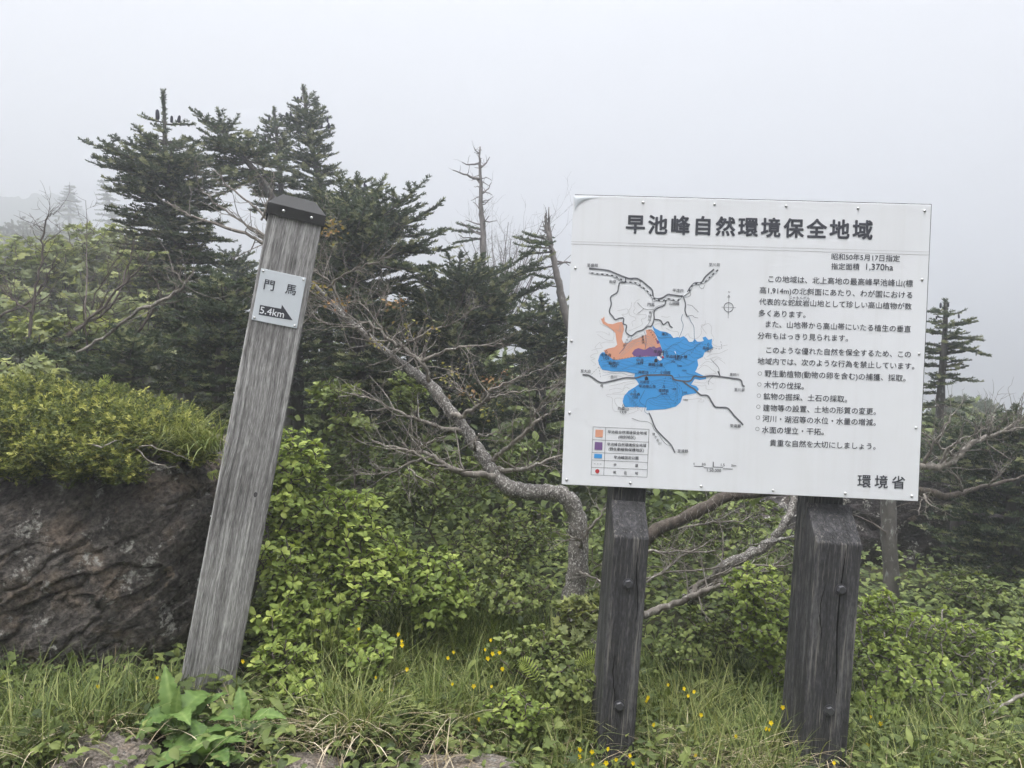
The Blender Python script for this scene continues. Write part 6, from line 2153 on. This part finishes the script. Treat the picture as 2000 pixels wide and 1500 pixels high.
    put_text(sb, '1:50,000', c3(1354, 1393), c3(1490, 1398), 0.0012, 0, 0.006)
    local_obj('scale_bar', sb, M['ink'], Mw, panel)
    # --- legend
    lg = MB()
    tl, tr_, br_, bl = (242, 968), (788, 993), (768, 1460), (222, 1436)
    lerp = lambda a, b, t: (a[0] + (b[0] - a[0]) * t, a[1] + (b[1] - a[1]) * t)
    rows = [0, 0.268, 0.533, 0.690, 0.842, 1.0]
    for t in rows: put_line(lg, L(c3, [lerp(tl, bl, t), lerp(tr_, br_, t)]), 0.0011, 0.0012, 0, 0)
    for u in (0, 0.226, 1.0): put_line(lg, L(c3, [lerp(tl, tr_, u), lerp(bl, br_, u)]), 0.0011, 0.0013, 0, 0)
    put_poly(lg, L(c3, [(265, 995), (340, 998), (336, 1070), (262, 1067)]), 0.0012, 1)
    put_poly(lg, L(c3, [(259, 1115), (334, 1119), (331, 1195), (255, 1190)]), 0.0012, 2)
    put_poly(lg, L(c3, [(253, 1231), (330, 1235), (328, 1276), (251, 1272)]), 0.0012, 3)
    for k in range(3): put_line(lg, L(c3, [(250 + k * 28, 1328 + k), (267 + k * 28, 1329 + k)]), 0.0011, 0.0012, 0, 0)
    put_poly(lg, [c3(283 + 21 * math.cos(a), 1401 + 21 * math.sin(a)) for a in np.linspace(0, 2 * math.pi, 20, endpoint=False)], 0.0012, 4)
    T_ = lambda s, a, b, sp=1.0: put_text(lg, s, c3(*a), c3(*b), 0.0014, 0, 0.012, sp)
    T_('早池峰自然環境保全地域', (384, 1016), (766, 1030)); T_('(特別地区)', (488, 1069), (654, 1075)); T_('早池峰自然環境保全地域', (378, 1137), (760, 1151)); T_('(野生動植物保護地区)', (394, 1186), (738, 1200)); T_('早池峰国定公園', (444, 1265), (684, 1273))
    T_('歩', (442, 1337), (470, 1338)); T_('道', (652, 1345), (682, 1346)); T_('現', (438, 1412), (466, 1413)); T_('在', (542, 1416), (572, 1417)); T_('地', (650, 1420), (680, 1421))
    local_obj('map_legend', lg, [M['ink'], M['map_orange'], M['map_purple'], M['map_blue'], M['map_red']], Mw, panel)
    # lifted corner of the sheet
    pk = MB()
    a, b_, c_ = f(1121, 384), f(1172, 384.5), f(1123, 412)
    m_ = (np.array(b_) + np.array(c_)) / 2 + np.array([0.004, -0.002])
    pts = []
    for i in range(9):
        t = i / 8
        e = np.array(b_) * (1 - t) ** 2 + np.array(c_) * t ** 2 + 2 * t * (1 - t) * (np.array(a) * 0.75 + m_ * 0.25)
        pts.append(e)
    V, Q = [], []
    for i, e in enumerate(pts):
        t = i / 8
        V.append((a[0], -0.0016, a[1])); V.append((e[0] * 0.6 + a[0] * 0.4, -0.005 * math.sin(math.pi * t) - 0.002, e[1] * 0.6 + a[1] * 0.4)); V.append((e[0], -0.0022, e[1]))
    for i in range(8):
        Q += [(3 * i, 3 * i + 1, 3 * i + 4, 3 * i + 3), (3 * i + 1, 3 * i + 2, 3 * i + 5, 3 * i + 4)]
    pk.add(V, Q)
    local_obj('peeling_corner', pk, M['panel_old'] if 'panel_old' in M else M['plate'], Mw, panel, True)
    # --- legs: upright behind the panel and a bolted ground stake in front of it
    def leg(fb, ft, wpx, up_top, dep_s, dep_u, uoff, uw, bolts, bev, seed):
        d0 = 2.47
        B, T = P(*fb, d0), P(*ft, d0)
        z = unit(T - B)
        Rm = basis(z, (0.05, -1.0, 0.0))
        Ml = frame_mat(B, Rm)
        Lg = float(np.linalg.norm(T - B))
        w = wpx * d0 / FPX
        sb_ = MB()
        x0, x1 = -w / 2, w / 2
        n = 3
        V = [(x0, 0, -0.3), (x1, 0, -0.3), (x1, dep_s, -0.3), (x0, dep_s, -0.3), (x0, 0, Lg), (x1, 0, Lg), (x1, dep_s - 0.002, Lg + bev), (x0, dep_s - 0.002, Lg + bev)]
        Q = [(0, 1, 5, 4), (1, 2, 6, 5), (2, 3, 7, 6), (3, 0, 4, 7), (4, 5, 6, 7), (3, 2, 1, 0)]
        sb_.add(V, Q)
        st = local_obj('ground_stake', sb_, M['wood_dark'], Ml, root); fix_normals(st)
        m_ = st.modifiers.new('edge', 'BEVEL'); m_.width = 0.005; m_.segments = 2
        ub = MB()
        bevel_box(ub, -uw / 2 + uoff, uw / 2 + uoff, dep_s + 0.002, dep_s + dep_u, -0.12, up_top, 0.005)
        uo = local_obj('upright', ub, M['wood_dark'], Ml, root); fix_normals(uo)
        rg = random.Random(seed)
        for (fx, za, zb_, wd_) in ([(0.12, 0.3, 0.98, 0.0030), (-0.28, 0.55, 0.8, 0.0016)] if seed == 2 else [(0.25, 0.62, 0.97, 0.0018), (-0.2, 0.2, 0.45, 0.0014)]):
            ck = MB()
            n_ = 14
            xw = x0 + (fx + 0.5) * w
            Vc, Qc = [], []
            for i_ in range(n_ + 1):
                t_ = i_ / n_
                xx = xw + 0.007 * math.sin(t_ * 5 + seed) + rg.uniform(-0.0012, 0.0012)
                ww = wd_ * math.sin(math.pi * min(1, 0.08 + t_ * 0.9)) ** 0.6 * rg.uniform(0.7, 1.2)
                zz = Lg * (za + (zb_ - za) * t_)
                Vc += [(xx - ww, -0.0006, zz), (xx + ww, -0.0006, zz)]
            Qc = [(2 * i_, 2 * i_ + 1, 2 * i_ + 3, 2 * i_ + 2) for i_ in range(n_)]
            ck.add(Vc, Qc)
            local_obj('crack', ck, M['crack'], Ml, st)
        for bx, by in bolts:
            # hit the stake's face
            Mi = Ml.inverted()
            o_ = np.array(Mi @ Vector((0, 0, CAMZ)))
            dv = np.array(Mi.to_3x3() @ Vector(((bx - 1000) / FPX, 1, -(by - 750) / FPX)))
            t = -o_[1] / dv[1]
            h = o_ + dv * t
            hb = MB()
            s = 6
            V, Q = [], []
            r = 0.0148
            hp = lambda rr, y: [(h[0] + math.cos(math.pi / 3 * k + 0.3) * rr, y, h[2] + math.sin(math.pi / 3 * k + 0.3) * rr) for k in range(s)]
            V = hp(r, 0.001) + hp(r, -0.009) + hp(r * 0.82, -0.012)
            for i in range(2):
                for k in range(s): Q.append((i * s + k, i * s + (k + 1) % s, (i + 1) * s + (k + 1) % s, (i + 1) * s + k))
            hb.add(V, Q, [(12, 12 + k, 13 + k) for k in range(1, 5)])
            n2 = 16
            V = [(h[0] + math.cos(2 * math.pi * k / n2) * rr, y, h[2] + math.sin(2 * math.pi * k / n2) * rr) for rr, y in ((0.019, 0.001), (0.019, -0.002), (0.012, -0.0022)) for k in range(n2)]
            Q = [(i * n2 + k, i * n2 + (k + 1) % n2, (i + 1) * n2 + (k + 1) % n2, (i + 1) * n2 + k) for i in range(2) for k in range(n2)]
            hb.add(V, Q)
            bo = local_obj('bolt', hb, M['bolt'], Ml, st); fix_normals(bo)
    leg((1203, 1470), (1234, 1050), 70, 1.25, 0.10, 0.105, 0.004, 0.118, [(1227, 1140), (1209, 1378)], 0.11, 1)
    leg((1609, 1478), (1640, 1062), 92, 1.28, 0.10, 0.07, -0.012, 0.135, [(1642, 1151), (1619, 1387)], 0.12, 2)
    return root


board()

# ------------------------------------------------------------------ far vegetation
def far_shrubbery():
    rs = np.random.RandomState(801)
    mb = MB()
    n = 900
    u = rs.uniform(-0.78, -0.3, n)
    y = rs.uniform(11, 44, n) ** 1.0
    x = u * y
    z = gz(x, y)
    for k in range(n):
        s = rs.uniform(0.4, 0.9) * (0.7 + y[k] / 60)
        m = 70
        c = np.array([x[k], y[k], z[k] + s * 0.5])
        p = ellipsoid_pts(rs, m, c, (s, s, s * rs.uniform(0.6, 1.1)), 0.6)
        d = unit(rs.normal(0, 1, (m, 3)) + np.array([0, 0, 0.4]))
        mb.inst(LEAF, frames(d, unit(rs.normal(0, 0.6, (m, 3)) + np.array([0, 0, 1]))), p, rs.uniform(0.12, 0.24, m) * (0.6 + y[k] / 50), np.clip(rs.normal(rs.uniform(0.2, 0.8), 0.15, m), 0, 1))
    return tag(mb.build('far_shrubbery', M['far']), 'brownish green shrubs covering the misty slope at left', 'shrubbery', kind='stuff')


far_shrubbery()


def low_woods():
    """Dark leafy brush that closes the gaps low between the firs."""
    rs = np.random.RandomState(802)
    mb = MB()
    spots = [(rs.uniform(-4.6, 4.4), rs.uniform(4.6, 9.5)) for _ in range(230)]
    for (x, y) in spots:
        if 1.6 < x < 3.6 and y < 6.2: continue
        s = rs.uniform(0.25, 0.55)
        m = 110
        c = np.array([x, y, float(gz(x, y)) + s * 0.7])
        p = ellipsoid_pts(rs, m, c, (s, s, s * rs.uniform(0.8, 1.3)), 0.5)
        d = unit(rs.normal(0, 1, (m, 3)) + np.array([0, 0, 0.2]))
        mb.inst(LEAF, frames(d, unit(rs.normal(0, 0.6, (m, 3)) + np.array([0, 0, 1]))), p, rs.uniform(0.05, 0.1, m), rs.uniform(0, 0.7, m))
    for _ in range(190):
        y = rs.uniform(9.0, 15.0)
        x = y * rs.uniform(-0.4, 0.62)
        u = x / y
        top = 750 - (620 + 25 * rs.rand() if u < 0.1 else 770)
        hmax = CAMZ + top / FPX * y - float(gz(x, y))
        hmax = max(0.8, hmax) * rs.uniform(0.6, 1.0)
        s = rs.uniform(0.5, 0.9)
        m = 170
        c = np.array([x, y, float(gz(x, y)) + hmax * 0.5])
        p = ellipsoid_pts(rs, m, c, (s, s, hmax * 0.5), 0.4)
        d = unit(rs.normal(0, 1, (m, 3)) + np.array([0, 0, 0.2]))
        mb.inst(LEAF, frames(d, unit(rs.normal(0, 0.6, (m, 3)) + np.array([0, 0, 1]))), p, rs.uniform(0.08, 0.17, m), rs.uniform(0.1, 0.9, m))
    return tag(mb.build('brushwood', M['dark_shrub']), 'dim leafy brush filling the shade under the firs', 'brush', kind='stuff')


low_woods()


def round_tree(label, x, y, d, rx, ry, seed, n=2600, L=0.14):
    rs = np.random.RandomState(seed)
    c = P(x, y, d)
    g = float(gz(c[0], c[1]))
    root = empty('fir_tree', (c[0], c[1], g), label, 'fir tree', 'firs in the mist')
    tb = MB(); tb.tube([(c[0], c[1], g), (c[0], c[1], c[2])], [0.2, 0.1], 6); tb.build('trunk', M['bark_fir'], root)
    p = ellipsoid_pts(rs, n, c, (rx * d / FPX, rx * d / FPX, ry * d / FPX), 0.5)
    p[:, 2] += 0.25 * fbm(p * 1.3, 3, seed)
    dd = unit((p - c) + rs.normal(0, 0.5, p.shape) + np.array([0, 0, 0.3]))
    mb = MB()
    for k, t in enumerate(SHOOTS):
        q = np.arange(k, n, 3)
        mb.inst(t, frames(dd[q], np.tile([0, 0, 1.0], (len(q), 1))), p[q], np.full(len(q), L) * rs.uniform(1, 1.8, len(q)), rs.uniform(0.3, 0.9, len(q)))
    mb.build('crown', M['fir'], root)


round_tree('round misty fir crown rising behind the thin spire at right', 1890, 850, 16.0, 70, 62, 811)

# ------------------------------------------------------------------ haze: one even, pale volume round the whole scene
def haze():
    mb = MB()
    x0, x1, y0, y1, z0, z1 = -420, 420, -30, 440, -26, 52
    V = [(x, y, z) for x in (x0, x1) for y in (y0, y1) for z in (z0, z1)]
    Q = [(0, 1, 3, 2), (4, 6, 7, 5), (0, 4, 5, 1), (2, 3, 7, 6), (0, 2, 6, 4), (1, 5, 7, 3)]
    mb.add(V, Q)
    m = bpy.data.materials.new('haze')
    m.use_nodes = True
    nt = m.node_tree
    nt.nodes.clear()
    out = nt.nodes.new('ShaderNodeOutputMaterial')
    pv = nt.nodes.new('ShaderNodeVolumePrincipled')
    pv.inputs['Color'].default_value = (0.745, 0.76, 0.785, 1)
    pv.inputs['Density'].default_value = HAZE_DENSITY
    pv.inputs['Anisotropy'].default_value = 0.62
    nt.links.new(pv.outputs[0], out.inputs['Volume'])
    o = mb.build('haze', m)
    return tag(o, 'thin pale mountain fog', 'fog', kind='stuff')


haze()
